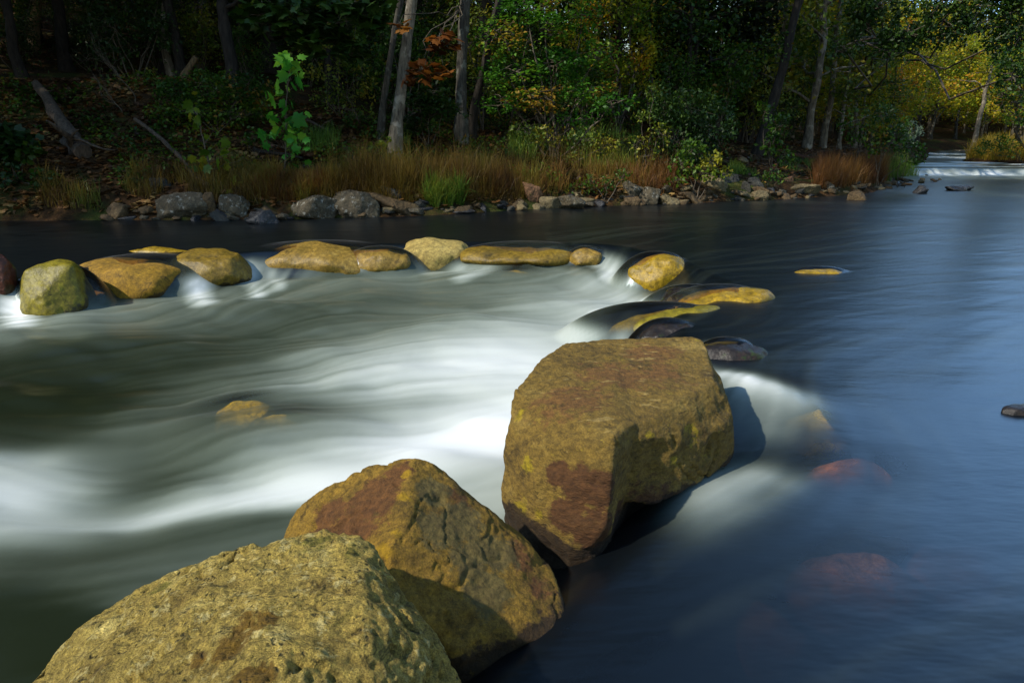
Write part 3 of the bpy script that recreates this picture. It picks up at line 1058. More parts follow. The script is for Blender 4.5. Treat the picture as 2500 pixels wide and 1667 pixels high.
def hero_block():
    A = at_y
    left = [A(*p) for p in ((1380, 836, 3.6), (1320, 880, 3.3), (1292, 915, 3.12), (1500, 826, 3.65), (1256, 950, 2.98), (1243, 1050, 2.76), (1230, 1130, 2.66), (1225, 1210, 2.58), (1236, 1260, 2.52),
                            (1290, 1312, 2.38), (1390, 1348, 2.22), (1450, 1336, 2.20), (1486, 1270, 2.22), (1492, 1150, 2.28), (1502, 1066, 2.40), (1300, 1085, 2.55), (1400, 1078, 2.47), (1290, 1190, 2.44), (1450, 1095, 2.37), (1600, 1000, 2.83))]
    for x, y in ((0.0, 2.65), (0.1, 2.5), (0.3, 2.38), (0.36, 2.55), (0.4, 3.5), (0.2, 3.45)):
        left.append(np.array([x, y, -0.6]))
    right = [A(*p) for p in ((1480, 826, 3.65), (1700, 822, 3.65), (1718, 832, 3.6), (1738, 885, 3.38), (1784, 1000, 3.06), (1796, 1110, 2.99), (1745, 930, 3.10), (1690, 965, 2.95), (1640, 1000, 2.82), (1640, 1070, 2.64), (1700, 1092, 2.74), (1782, 1035, 2.97),
                             (1520, 1060, 2.52), (1500, 1222, 2.46), (1600, 1234, 2.50), (1690, 1198, 2.64), (1788, 1130, 2.95), (1300, 950, 3.0), (1400, 836, 3.55))]
    foot = [np.array([x, y, z]) for x, y, z in ((0.45, 3.4, .1), (0.9, 3.5, .1), (0.98, 3.2, .05), (0.66, 2.68, 0.08), (0.42, 2.66, .08), (0.96, 3.15, -.6), (0.66, 2.70, -.6), (0.42, 2.68, -.6), (0.4, 3.5, -.6), (0.95, 3.55, -.6))]
    o = np.array([0.5, 3.0, -0.4])

    def disp(V):
        lay = fbm(V * np.array([2.5, 2.5, 16.0]), 4, 42)
        chip = worley(V * np.array([5, 5, 7.0]), 45)
        top = sstep(0.62, 0.78, V[:, 2])
        return (1 - 0.55 * top) * (0.022 * fbm(V * 3.2, 3, 41) + 0.007 * fbm(V * 11, 4, 43)) + 0.009 * lay + 0.005 * fbm(V * 36, 3, 44) - (1 - .6 * top) * 0.016 * cracks(V, 3.5, 23) - (1 - top) * 0.012 * (1 - sstep(0.1, 0.55, chip))

    me = rock_mesh('flat_topped_block', [left, right, foot], 0.009, 4, disp, o)
    V, _ = arrays(me)
    rust = near(V, [(hit(V, o, 1400, 960), .30), (hit(V, o, 1500, 900), .30), (hit(V, o, 1600, 900), .25), (hit(V, o, 1600, 850), .25)], o) * 0.56
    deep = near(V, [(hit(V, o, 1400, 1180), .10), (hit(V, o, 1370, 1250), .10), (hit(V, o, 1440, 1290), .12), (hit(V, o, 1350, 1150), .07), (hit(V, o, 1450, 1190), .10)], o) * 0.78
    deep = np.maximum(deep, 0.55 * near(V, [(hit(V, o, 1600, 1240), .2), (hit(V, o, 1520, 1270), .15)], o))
    moss = near(V, [(hit(V, o, 1260, 1230), .09), (hit(V, o, 1300, 1260), .06), (hit(V, o, 1255, 1000), .07), (hit(V, o, 1275, 1130), .08), (hit(V, o, 1700, 1050), .09), (hit(V, o, 1660, 1120), .06), (hit(V, o, 1600, 1050), .06)], o) * 0.50
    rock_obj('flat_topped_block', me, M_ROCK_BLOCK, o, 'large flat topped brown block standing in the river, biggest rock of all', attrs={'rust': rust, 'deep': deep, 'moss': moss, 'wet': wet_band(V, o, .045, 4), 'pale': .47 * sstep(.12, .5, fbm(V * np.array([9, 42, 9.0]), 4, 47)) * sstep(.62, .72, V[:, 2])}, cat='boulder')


hero_near()
hero_mid()
hero_block()

YEL = dict(pit=0.35, pit_scale=9, bump=0.35, spec=0.35, stain={'moss': (0.085, 0.075, 0.010), 'wet': (0.03, 0.022, 0.008)})
M_B_TAN = rock_mat('tan boulder', (0.25, 0.165, 0.032), (0.36, 0.26, 0.075), (0.12, 0.085, 0.015), scale=2.2, rough=.5, **YEL)
M_B_OCHRE = rock_mat('ochre boulder', (0.20, 0.135, 0.018), (0.30, 0.21, 0.04), (0.05, 0.04, 0.012), scale=2.8, rough=.45, **YEL)
M_B_PALE = rock_mat('pale boulder', (0.36, 0.275, 0.09), (0.45, 0.36, 0.14), (0.22, 0.155, 0.04), scale=2.0, **YEL)
M_B_ORANGE = rock_mat('orange boulder', (0.26, 0.155, 0.012), (0.34, 0.215, 0.024), (0.14, 0.085, 0.010), scale=1.8, **YEL)
M_B_OLIVE = rock_mat('olive boulder', (0.20, 0.165, 0.012), (0.27, 0.22, 0.022), (0.09, 0.078, 0.010), scale=1.6, rough=0.45, **YEL)
M_B_GOLD = rock_mat('golden wet boulder', (0.30, 0.20, 0.012), (0.38, 0.26, 0.02), (0.15, 0.11, 0.01), scale=1.6, rough=0.4, **YEL)
M_B_DARK = rock_mat('dark wet rock', (0.022, 0.016, 0.012), (0.05, 0.03, 0.02), (0.008, 0.007, 0.006), scale=2.5, rough=0.35, lichen=(0.04, 0.06, 0.012), **YEL)
M_B_RED = rock_mat('red brown rock', (0.085, 0.028, 0.014), (0.14, 0.055, 0.03), (0.02, 0.01, 0.008), scale=3, rough=0.45, **YEL)
M_B_SUNK = rock_mat('submerged yellow rock', (0.66, 0.52, 0.03), (0.78, 0.64, 0.06), (0.42, 0.32, 0.02), scale=2, **YEL)
M_B_RUST = rock_mat('submerged rust rock', (0.40, 0.18, 0.07), (0.48, 0.25, 0.11), (0.26, 0.11, 0.04), scale=2, **YEL)


def round_hull(c, r, rng, n=46, flat=0.0, sq=2.6, tilt=0.0):
    """points on a worn super-ellipsoid"""
    d = rng.standard_normal((n, 3))
    d /= np.linalg.norm(d, axis=1)[:, None]
    k = (np.abs(d) ** sq).sum(1) ** (-1 / sq)
    p = d * k[:, None] * (0.90 + 0.14 * rng.random((n, 1)))
    p = p * np.asarray(r)
    if flat:
        p[:, 2] = np.minimum(p[:, 2], r[2] * (1 - flat))
    c_, s_ = math.cos(tilt), math.sin(tilt)
    x, z = p[:, 0] * c_ - p[:, 2] * s_, p[:, 0] * s_ + p[:, 2] * c_
    p[:, 0], p[:, 2] = x, z
    return p + np.asarray(c)


def boulder(name, px, Y, mat, label, seed, depth=0.8, sink=0.45, sq=2.5, flat=0.0, tilt=0.0, group=None, rough=1.0, turn=0.0):
    """px = (left, right, top, bottom) of the part that shows above the water"""
    x0, x1, y0, y1 = px
    a, b = at_y(x0, (y0 + y1) / 2, Y), at_y(x1, (y0 + y1) / 2, Y)
    rx = (b[0] - a[0]) / 2
    ry = rx * depth
    top = at_y((x0 + x1) / 2, y0, Y + 0.25 * ry)[2]
    bot = at_y((x0 + x1) / 2, y1, Y - 0.85 * ry)[2]
    h = max(top - bot, 0.06)
    rz = (h * (1 + sink)) / 2 + 0.04
    c = np.array([(a[0] + b[0]) / 2, Y, top - rz])
    rng = np.random.default_rng(seed)
    pts = round_hull((0, 0, 0), (rx * 1.04, ry, rz), rng, sq=sq, flat=flat, tilt=tilt)

    def disp(V):
        k = 1 / max(rx, 0.05)
        return rough * rx * (0.08 * fbm(V * k * 1.4, 2, seed) + 0.016 * fbm(V * k * 5, 3, seed + 4) - 0.02 * (1 - sstep(0.1, 0.4, worley(V * k * 3.5, seed + 9))))

    me = rock_mesh(name, [pts], rx / 22, 9, disp)
    V, _ = arrays(me)
    fl = .5 + .3 * fbm(V / rx * 1.3, 2, seed + 30)
    film = .62 * sstep(-.3, .7, V[:, 1] / ry + .5 * fbm(V / rx * 2, 2, seed + 31))
    wetb = .62 * sstep(-.1, -.7, (V[:, 2] - .0) / rz + .35 * fbm(V / rx * 2.5, 3, seed + 32) - .45 * V[:, 0] / rx)
    o = rock_obj(name, me, mat, c, label, group, attrs={'moss': film, 'wet': wetb}, cat='boulder' if rx > 0.2 else 'rock')
    o.rotation_euler.z = turn
    return o


G_WEIR = 'boulders of the weir across the stream'
boulder('weir_boulder', (-50, 32, 608, 715), 7.1, M_B_RED, 'dark red rock at the left end of the boulder row', 11, sq=3, group=G_WEIR)
boulder('weir_boulder', (30, 212, 622, 775), 7.15, M_B_OLIVE, 'olive tilted slab beside the dark red rock, white water falling off its left', 12, depth=0.9, sq=2.8, tilt=0.28, flat=0.2, group=G_WEIR)
boulder('weir_boulder', (180, 452, 630, 724), 8.1, M_B_ORANGE, 'orange brown smooth boulder right of the olive slab', 13, depth=0.8, sq=3.6, group=G_WEIR)
boulder('weir_boulder', (424, 614, 606, 704), 8.6, M_B_OCHRE, 'yellow brown boulder with pitted face between two small falls', 14, depth=0.85, sq=3.2, group=G_WEIR)
boulder('weir_boulder', (590, 940, 594, 680), 9.2, M_B_TAN, 'widest smooth tan boulder of the row', 15, depth=0.6, sq=2.6, group=G_WEIR)
boulder('weir_boulder', (845, 1005, 604, 654), 9.0, M_B_TAN, 'low tan boulder tucked behind the widest one', 16, depth=0.6, sq=2.3, group=G_WEIR)
boulder('weir_boulder', (955, 1172, 579, 654), 9.6, M_B_PALE, 'pale rounded boulder standing highest in the middle of the row', 17, depth=0.7, sq=2.7, group=G_WEIR)
boulder('weir_boulder', (1120, 1440, 596, 642), 9.25, M_B_OCHRE, 'long low tan boulder with the water dome in front', 18, depth=0.5, sq=2.3, group=G_WEIR)
boulder('weir_boulder', (1385, 1482, 604, 640), 9.05, M_B_TAN, 'small yellow stone at the right end of the long low boulder', 19, depth=0.7, group=G_WEIR)
boulder('weir_boulder', (1528, 1692, 616, 702), 8.2, M_B_GOLD, 'yellow boulder with water washing over its right half', 20, depth=0.7, sq=2.4, group=G_WEIR, tilt=0.15)
boulder('weir_ledge', (1600, 1790, 700, 752), 6.75, M_B_DARK, 'black ledge with a short fringe of white falls', 21, depth=0.5, sq=3, group=G_WEIR)
boulder('weir_boulder', (1640, 1905, 702, 772), 6.35, M_B_GOLD, 'bright golden rock under a film of sliding water', 22, depth=0.55, sq=2.2, tilt=0.1, group=G_WEIR)
boulder('weir_boulder', (1450, 1780, 748, 830), 5.9, M_B_OLIVE, 'long olive rock arching down behind the big block', 23, depth=0.45, sq=2.2, tilt=0.22, group=G_WEIR)
boulder('weir_boulder', (1925, 2100, 652, 680), 7.6, M_B_GOLD, 'thin yellow stone just breaking the pool right of the row', 24, depth=0.35, sq=2.0, tilt=-0.05, group=G_WEIR)
boulder('mossy_rock', (1555, 1720, 782, 845), 5.35, M_B_DARK, 'dark mossy rock showing just over the back of the big block', 25, depth=0.6, group=G_WEIR)
boulder('mossy_rock', (1690, 1880, 832, 890), 4.6, M_B_DARK, 'dark wet rock awash at the right of the big block', 26, depth=0.6, sq=2.2, group=G_WEIR)
boulder('weir_boulder', (300, 480, 604, 616), 9.0, M_B_GOLD, 'flat yellow stone barely awash behind the row', 27, depth=0.3, sq=2, group=G_WEIR)


def sunken(sx, sy, zw, rx, ry, depth, mat, label, seed):
    p = at_z(sx, sy, zw)
    rng = np.random.default_rng(seed)
    rz = 0.16
    c = np.array([p[0], p[1] + 0.05, water_z(p[0], p[1] + 0.05) - depth - rz])
    pts = round_hull((0, 0, 0), (rx, ry, rz), rng, sq=2.3)
    me = rock_mesh('submerged_rock', [pts], rx / 16, 6, lambda V: 0.05 * rx * fbm(V / rx * 3, 3, seed))
    rock_obj('submerged_rock', me, mat, c, label)


sunken(585, 975, -.35, .24, .18, .02, M_B_SUNK, 'yellow stone glowing through the white rapids, left one of the two', 31)
sunken(690, 1002, -.35, .30, .16, .04, M_B_SUNK, 'yellow stone glowing through the white rapids, right one of the two', 32)
sunken(1262, 670, -.26, .25, .2, .0, M_B_SUNK, 'orange stone seen through the water dome', 33)
sunken(2090, 1122, 0, .24, .12, .02, M_B_RUST, 'orange red stone under the pool right of the white spray', 34)
sunken(2110, 1352, 0, .30, .16, .06, M_B_RUST, 'large dull red stone deep in the pool, lower right', 35)
sunken(1910, 1465, 0, .13, .10, .06, M_B_RUST, 'small brownish stone under the pool below the dull red one', 36)
sunken(2015, 1018, 0, .20, .13, .02, M_B_SUNK, 'yellowish stone under the tail of the white spray', 37)
sunken(2400, 1300, 0, .24, .14, .08, M_B_RUST, 'faint reddish stone under the pool near the right edge', 38)
boulder('weir_boulder', (2440, 2580, 981, 991), 3.55, M_B_DARK, 'small black rock breaking the pool at the right edge', 39, depth=0.5)
boulder('weir_boulder', (2460, 2560, 1168, 1196), 2.75, M_B_RED, 'small dark red rock breaking the pool at the right edge', 40, depth=0.5)

# ---- stones of the far bank
M_S_GREY = rock_mat('speckled grey stone', (0.080, 0.066, 0.042), (0.17, 0.145, 0.095), (0.03, 0.025, 0.016), scale=3.0, pit=0.4, pit_scale=12, lichen=(0.30, 0.29, 0.25), bump=0.6)
M_S_BROWN = rock_mat('brown stone', (0.095, 0.065, 0.032), (0.19, 0.14, 0.075), (0.035, 0.025, 0.015), scale=3.0, pit=0.3, pit_scale=12, bump=0.6)
M_S_SLATE = rock_mat('slate stone', (0.050, 0.048, 0.040), (0.105, 0.10, 0.082), (0.02, 0.021, 0.021), scale=3.0, pit=0.2, pit_scale=12, bump=0.6)
M_S_PALE = rock_mat('pale stone', (0.16, 0.128, 0.07), (0.27, 0.225, 0.135), (0.07, 0.054, 0.03), scale=3.0, pit=0.3, pit_scale=12, bump=0.6)
M_S_PINK = rock_mat('pinkish stone', (0.17, 0.095, 0.05), (0.26, 0.16, 0.09), (0.06, 0.035, 0.02), scale=3.0, pit=0.3, pit_scale=12, bump=0.6)
M_S_WET = rock_mat('wet black stone', (0.03, 0.03, 0.032), (0.08, 0.078, 0.08), (0.012, 0.012, 0.013), scale=3.0, pit=0.2, pit_scale=12, bump=0.5, rough=0.35)


def bank_stone(px, mat, label, seed, sq=3.2, depth=0.8, tilt=0.0, group=None, name='bank_stone', flat=0.0, turn=0.0):
    x0, x1, y0, y1 = px
    xm = (x0 + x1) / 2
    base = on_ground(xm, y1 + 1, 9)
    wz = at_z(xm, y1, 0.0)
    if base[1] > wz[1] or base[2] < 0:
        base = wz
    Y = base[1] + 0.12
    a, b = at_y(x0, y1, Y), at_y(x1, y1, Y)
    rx = (b[0] - a[0]) / 2
    ry = rx * depth
    Yc = base[1] + ry * 0.8
    top = at_y(xm, y0, Yc)[2]
    bot = base[2] - 0.10
    rz = max((top - bot) / 2, 0.04)
    c = np.array([(a[0] + b[0]) / 2, Yc, (top + bot) / 2])
    rng = np.random.default_rng(seed)
    pts = round_hull((0, 0, 0), (rx * 1.05, ry, rz * 1.03), rng, n=15, sq=4.5, tilt=tilt, flat=flat)

    def disp(V):
        k = 1 / rx
        return rx * (0.09 * fbm(V * k * 1.8, 3, seed) + 0.04 * fbm(V * k * 6, 3, seed + 3))

    me = rock_mesh(name, [pts], rx / 16, 1, disp)
    o = rock_obj(name, me, mat, c, label, group, cat='stone')
    o.rotation_euler.z = turn
    return o


STONES = [
    ((262, 320, 494, 537), M_S_BROWN, 'small round brown stone at the dark left end of the far waterline', 0.0),
    ((378, 512, 468, 537), M_S_GREY, 'big white speckled grey boulder on the far waterline, left of a narrow gap', 0.08),
    ((500, 534, 468, 535), M_S_BROWN, 'narrow brown stone wedged behind the speckled boulder', 0.0),
    ((530, 610, 476, 535), M_S_GREY, 'rounded grey boulder right of the narrow gap on far waterline', 0.0),
    ((604, 682, 512, 547), M_S_WET, 'low dark stone sitting in the water below the rounded grey boulder', 0.0),
    ((708, 822, 474, 535), M_S_GREY, 'broad grey brown boulder left half of the joined pair on far waterline', 0.0),
    ((804, 926, 466, 532), M_S_GREY, 'broad speckled boulder right half of the joined pair on far waterline', -0.1),
    ((885, 1028, 476, 527), M_S_BROWN, 'long brown slab sloping down to the right into the water', -0.22),
    ((922, 998, 448, 502), M_S_SLATE, 'tilted bluish slate slab leaning above the long brown slab', -0.5),
    ((1010, 1044, 488, 518), M_S_SLATE, 'small grey stone right of the tilted slate slab', 0.0),
    ((1052, 1164, 504, 522), M_S_WET, 'flat black wet slab lying in the water before the dry grass', -0.05),
    ((818, 884, 450, 482), M_S_BROWN, 'brown block behind the joined pair of boulders', 0.0),
    ((1262, 1322, 448, 494), M_S_PINK, 'reddish stone at the foot of the dry grass', -0.3),
    ((1312, 1372, 477, 510), M_S_PALE, 'pale lichen stone right of the reddish one', 0.0),
    ((1360, 1432, 478, 511), M_S_GREY, 'grey stone with dark wet foot right of the pale lichen stone', -0.15),
    ((1385, 1422, 462, 488), M_S_PALE, 'small pale stone behind the wet footed grey one', 0.0),
    ((1512, 1572, 445, 485), M_S_GREY, 'grey slab at the left end of the long rubble shore', -0.4),
    ((1556, 1616, 455, 500), M_S_GREY, 'big grey brown block near the left end of the rubble shore', -0.1),
    ((1520, 1562, 480, 502), M_S_BROWN, 'low brown stone below the grey slab of the rubble shore', 0.0),
    ((1608, 1660, 474, 500), M_S_PALE, 'pale brown stone right of the big grey brown block', 0.0),
    ((1646, 1724, 468, 497), M_S_BROWN, 'long brown stone lying under the yellow green shrub', -0.2),
    ((1710, 1780, 430, 466), M_S_PALE, 'pale slab right of the yellow green shrub', -0.35),
    ((1752, 1810, 423, 448), M_S_SLATE, 'dark slate block above the pale slab', -0.1),
    ((1818, 1872, 430, 458), M_S_SLATE, 'dark slate block right of the first one, above the shore', -0.2),
    ((1804, 1834, 440, 468), M_S_SLATE, 'pointed dark slate between the two slate blocks', 0.3),
    ((1828, 1896, 454, 484), M_S_BROWN, 'mossy brown slab under the dark slate blocks', -0.15),
    ((1834, 1874, 464, 490), M_S_PALE, 'small pale block in front of the mossy slab', 0.0),
    ((1930, 2002, 438, 482), M_S_PALE, 'largest pale boulder of the rubble shore', 0.1),
    ((2004, 2032, 442, 468), M_S_GREY, 'pointed grey stone right of the largest pale boulder', 0.2),
    ((2068, 2112, 466, 490), M_S_BROWN, 'brown block at the foot of the russet grass', 0.0),
    ((1908, 1936, 428, 444), M_S_PINK, 'small pink stone above the largest pale boulder', 0.0),
    ((2226, 2262, 452, 472), M_S_WET, 'dark stone at the tip of the wooded point', 0.0),
    ((1800, 1826, 382, 398), M_S_PALE, 'white stone higher up the bank under the leaning trunk', 0.2),
    ((2310, 2382, 452, 466), M_S_WET, 'flat black rock in the stream off the wooded point', 0.0),
    ((370, 420, 432, 462), M_S_SLATE, 'grey stone half hidden on the slope above the speckled boulder', -0.3),
    ((475, 520, 425, 448), M_S_SLATE, 'flat grey stone on the slope right of the driftwood pole', 0.0),
    ((700, 745, 440, 466), M_S_SLATE, 'grey stone at the foot of the bright sapling', 0.0),
    ((735, 800, 400, 420), M_S_SLATE, 'flat grey slab on the path right of the sapling', -0.1),
]
for i, (px, mt, lab, tl) in enumerate(STONES):
    bank_stone(px, mt, lab, 200 + i, tilt=tl, depth=0.7 if i != 27 else 0.9)

rng = random.Random(7)
G_RUB = 'rubble stones along the far waterline'
small = [M_S_GREY, M_S_BROWN, M_S_SLATE, M_S_PALE, M_S_WET, M_S_BROWN]
LAB = {'speckled grey stone': 'small grey stone among the rubble of the far shore', 'brown stone': 'small brown stone among the rubble of the far shore', 'slate stone': 'small slate blue stone among the rubble of the far shore',
       'pale stone': 'small pale stone among the rubble of the far shore', 'wet black stone': 'small wet black stone among the rubble of the far shore'}
protos = {}
for i in range(230):
    if i < 130:
        sx = rng.uniform(1480, 2300)
        wl = np.interp(sx, [1480, 1700, 2050, 2180, 2300], [503, 497, 478, 458, 440])
        sy = wl - abs(rng.gauss(0, 1)) * (13 if sx < 2050 else 8) + 2
    else:
        sx = rng.uniform(250, 1480)
        wl = np.interp(sx, [250, 640, 1000, 1480], [537, 537, 524, 503])
        sy = wl - abs(rng.gauss(0, 1)) * 7 + 2
    p = on_ground(sx, sy, 9)
    w = at_z(sx, sy, 0.0)
    if w[1] < p[1]:
        p = w
    mt = small[rng.randrange(6)]
    k = (mt.name, rng.randrange(3))
    if k not in protos:
        s = np.random.default_rng(500 + len(protos))
        pts = round_hull((0, 0, 0), (1, 0.75, 0.5), s, n=18, sq=3.2)
        me = rock_mesh('rubble_stone', [pts], 0.12, 1, lambda V: 0.08 * fbm(V * 2, 3, len(protos)))
        me.materials.append(mt)
        protos[k] = me
    o = bpy.data.objects.new('rubble_stone', protos[k])
    COL.objects.link(o)
    sz = rng.uniform(0.06, 0.19)
    o.scale = (sz * rng.uniform(0.9, 1.5), sz, sz * rng.uniform(0.7, 1.2))
    o.rotation_euler = (rng.uniform(-.3, .3), rng.uniform(-.4, .4), rng.uniform(0, 6.3))
    o.location = (p[0], p[1] + 0.05, p[2] + sz * 0.2)
    tag(o, LAB[mt.name], 'stone', G_RUB)

#PLANTS
# ------------------------------------------------------------------ plants
OVAL = (np.array([[0, 0, 0], [.30, .45, .09], [0, 1, -.05], [-.30, .45, .09]]), np.array([[0, 1, 2], [0, 2, 3]]))
SPRAY = (np.array([[0, 0, 0], [.10, .4, .02], [0, 1, -.12], [-.10, .4, .02], [.30, .75, 0], [-.30, .7, 0]]), np.array([[0, 1, 2], [0, 2, 3], [1, 4, 2], [3, 2, 5]]))
_lo = [(0, 0), (.16, -.06), (.34, .06), (.30, .22), (.56, .34), (.40, .46), (.50, .74), (.26, .64), (.14, .80), (0, 1.05), (-.14, .80), (-.26, .64), (-.50, .74), (-.40, .46), (-.56, .34), (-.30, .22), (-.34, .06), (-.16, -.06)]
LOBED = (np.array([(0, .38, .05)] + [(a, b, -.10 * abs(a) - .06 * b * b) for a, b in _lo]), np.array([[0, i + 1, (i + 1) % len(_lo) + 1] for i in range(len(_lo))]))
SMALL_LOBED = (np.array([(0, .3, .05), (0, 0, 0), (.45, .1, -.03), (.3, .45, 0), (.5, .75, -.06), (0, 1, -.08), (-.5, .75, -.06), (-.3, .45, 0), (-.45, .1, -.03)]), np.array([[0, i, i % 8 + 1] for i in range(1, 9)]))


def add_leaves(mb, P, size, tmpl, rng, up=0.6, droop=0.3, tint=None, clump=0.9, vary=0.35):
    P = np.asarray(P, float)
    n = len(P)
    if n == 0:
        return
    nz = rng.standard_normal((n, 3)) * (1 - up) + np.array([0, 0, up])
    nz /= np.linalg.norm(nz, axis=1)[:, None] + 1e-9
    d = rng.standard_normal((n, 3)) - np.array([0, 0, droop])
    d -= (d * nz).sum(1)[:, None] * nz
    d /= np.linalg.norm(d, axis=1)[:, None] + 1e-9
    s = np.cross(d, nz)
    T, F = tmpl
    sz = size * (1 - vary + 2 * vary * rng.random(n))
    V = P[:, None, :] + sz[:, None, None] * (T[None, :, 0, None] * s[:, None, :] + T[None, :, 1, None] * d[:, None, :] + T[None, :, 2, None] * nz[:, None, :])
    fa = (F[None] + (np.arange(n) * len(T))[:, None, None]).reshape(-1, 3)
    if tint is None:
        tint = np.clip(0.5 + 0.42 * fbm(P * clump, 2, int(rng.integers(1000))) * 2.0 + 0.16 * rng.standard_normal(n), 0, 1)
    mb.add(V.reshape(-1, 3), fa, np.repeat(tint, len(T)))


def add_tube(mb, pts, radii, sides=7, cap=True):
    pts = np.asarray(pts, float)
    n = len(pts)
    radii = np.broadcast_to(np.asarray(radii, float), (n,))
    tan = np.gradient(pts, axis=0)
    tan /= np.linalg.norm(tan, axis=1)[:, None] + 1e-9
    ref = np.where(np.abs(tan[:, 2:3]) > 0.9, np.array([[1., 0, 0]]), np.array([[0, 0, 1.]]))
    u = np.cross(tan, ref)
    u /= np.linalg.norm(u, axis=1)[:, None] + 1e-9
    v = np.cross(tan, u)
    a = np.arange(sides) * 2 * math.pi / sides
    V = pts[:, None] + radii[:, None, None] * (np.cos(a)[None, :, None] * u[:, None] + np.sin(a)[None, :, None] * v[:, None])
    i, j = np.meshgrid(np.arange(n - 1), np.arange(sides), indexing='ij')
    f = np.stack([i * sides + j, i * sides + (j + 1) % sides, (i + 1) * sides + (j + 1) % sides, (i + 1) * sides + j], -1).reshape(-1, 4)
    mb.add(V.reshape(-1, 3), f)
    if cap:
        for k in (0, n - 1):
            mb.add(V[k], [[0] + [q, q + 1] for q in range(1, sides - 1)])


def curve(a, b, rng, wob=0.08, n=8, sag=0.0):
    a, b = np.asarray(a, float), np.asarray(b, float)
    t = np.linspace(0, 1, n)[:, None]
    L = np.linalg.norm(b - a)
    p = a + (b - a) * t
    w = np.cumsum(rng.standard_normal((n, 3)), 0)
    w = (w - w[0]) - (w[-1] - w[0]) * t
    return p + w * wob * L / n + np.array([0, 0, -sag * L]) * (4 * t * (1 - t))


def limb(mb, a, b, r0, r1, rng, wob=0.12, n=7, sides=5, sag=0.0):
    p = curve(a, b, rng, wob, n, sag)
    add_tube(mb, p, np.linspace(r0, r1, n), sides)
    return p


def grow(path, radii, rng, lo, hi, nb, length, rise=0.25, sub=4, taper=0.5, mb=None, tip_up=0.15, twig=0.006):
    """limbs with side twigs off a trunk; returns the places where leaves hang"""
    tips = []
    n = len(path)
    for k in range(nb):
        t = lo + (hi - lo) * (k + rng.random()) / nb
        f = t * (n - 1)
        i = min(int(f), n - 2)
        o = path[i] + (path[i + 1] - path[i]) * (f - i)
        r = np.interp(f, np.arange(n), radii)
        az = k * 2.4 + rng.normal(0, 0.5)
        ln = length * (1 - taper * (t - lo) / max(hi - lo, 1e-6)) * rng.uniform(0.65, 1.15)
        d = np.array([math.cos(az), math.sin(az), rise + rng.normal(0, 0.15)])
        e = o + d * ln + np.array([0, 0, tip_up * ln])
        p = curve(o, e, rng, 0.35, 8, -0.04)
        r0 = min(r * 0.45, 0.012 + 0.022 * ln)
        add_tube(mb, p, np.linspace(r0, twig, 8), 5)
        for q in range(sub):
            j = rng.integers(2, 8)
            s = p[j]
            az2 = az + rng.choice([-1, 1]) * rng.uniform(0.4, 1.2)
            l2 = ln * rng.uniform(0.25, 0.55)
            e2 = s + l2 * np.array([math.cos(az2), math.sin(az2), rng.normal(0.08, 0.22)])
            p2 = curve(s, e2, rng, 0.3, 5)
            add_tube(mb, p2, np.linspace(r0 * 0.4, twig * 0.6, 5), 4, False)
            tips.append(p2[1:])
        tips.append(p[3:])
    return np.concatenate(tips)


def tree(name, label, base, top, H, r, bark, leaf=None, lo=0.4, nb=16, length=2.6, nleaf=2500, lsize=0.16, tmpl=OVAL, seed=1, group=None, rise=0.25, spread=0.3, up=0.55, wob=0.10, sides=10, cat='tree', flare=1.5):
    """trunk from base through the point top (seen in the photo), continued to height H"""
    rng = np.random.default_rng(seed)
    base = np.asarray(base, float)
    d = np.asarray(top, float) - base
    d = d / d[2]
    end = base + d * H
    root = thing(name, base, label, cat, group)
    n = 16
    t = np.linspace(0, 1, n)
    path = curve(base - np.array([0, 0, 0.15]), end, rng, wob, n)
    rad = r * (1 - 0.72 * t) * (1 + (flare - 1) * np.exp(-t * H / 0.35))
    mb = MB()
    # finer rings near the ground where the photo shows the trunk
    tt = np.concatenate([np.linspace(0, 0.5, 22), np.linspace(0.53, 1, 10)])
    pp = np.stack([np.interp(tt, t, path[:, c]) for c in range(3)], 1)
    rr = np.interp(tt, t, rad) * (1 + 0.06 * rng.standard_normal(len(tt)))
    add_tube(mb, pp, rr, sides)
    tips = grow(path, rad, rng, lo, 0.97, nb, length, rise, 4, 0.55, mb)
    mb.build('trunk', bark, root, smooth=True)
    if leaf is not None and nleaf:
        lb = MB()
        P = tips[rng.integers(0, len(tips), nleaf)] + rng.standard_normal((nleaf, 3)) * spread * np.array([1, 1, 0.7])
        add_leaves(lb, P, lsize, tmpl, rng, up)
        lb.build('crown', leaf, root)
    return root


def clump_pts(rng, c, r, n, gap=0.0, freq=1.6, shell=0.35):
    """points in a ragged ellipsoid, thinned by noise so that gaps show"""
    m = int(n * 2.6) + 8
    d = rng.standard_normal((m, 3))
    d /= np.linalg.norm(d, axis=1)[:, None]
    q = d * (shell + (1 - shell) * rng.random((m, 1)) ** 0.6)
    q *= 1 + 0.30 * fbm(d * 1.8 + c[None] if isinstance(c, np.ndarray) else d * 1.8, 2, int(rng.integers(999)))[:, None]
    p = q * np.asarray(r) + np.asarray(c)
    k = fbm(p * freq / max(np.mean(r), 0.15) * 0.9, 2, int(rng.integers(999))) > gap - 0.12
    return p[k][:n]


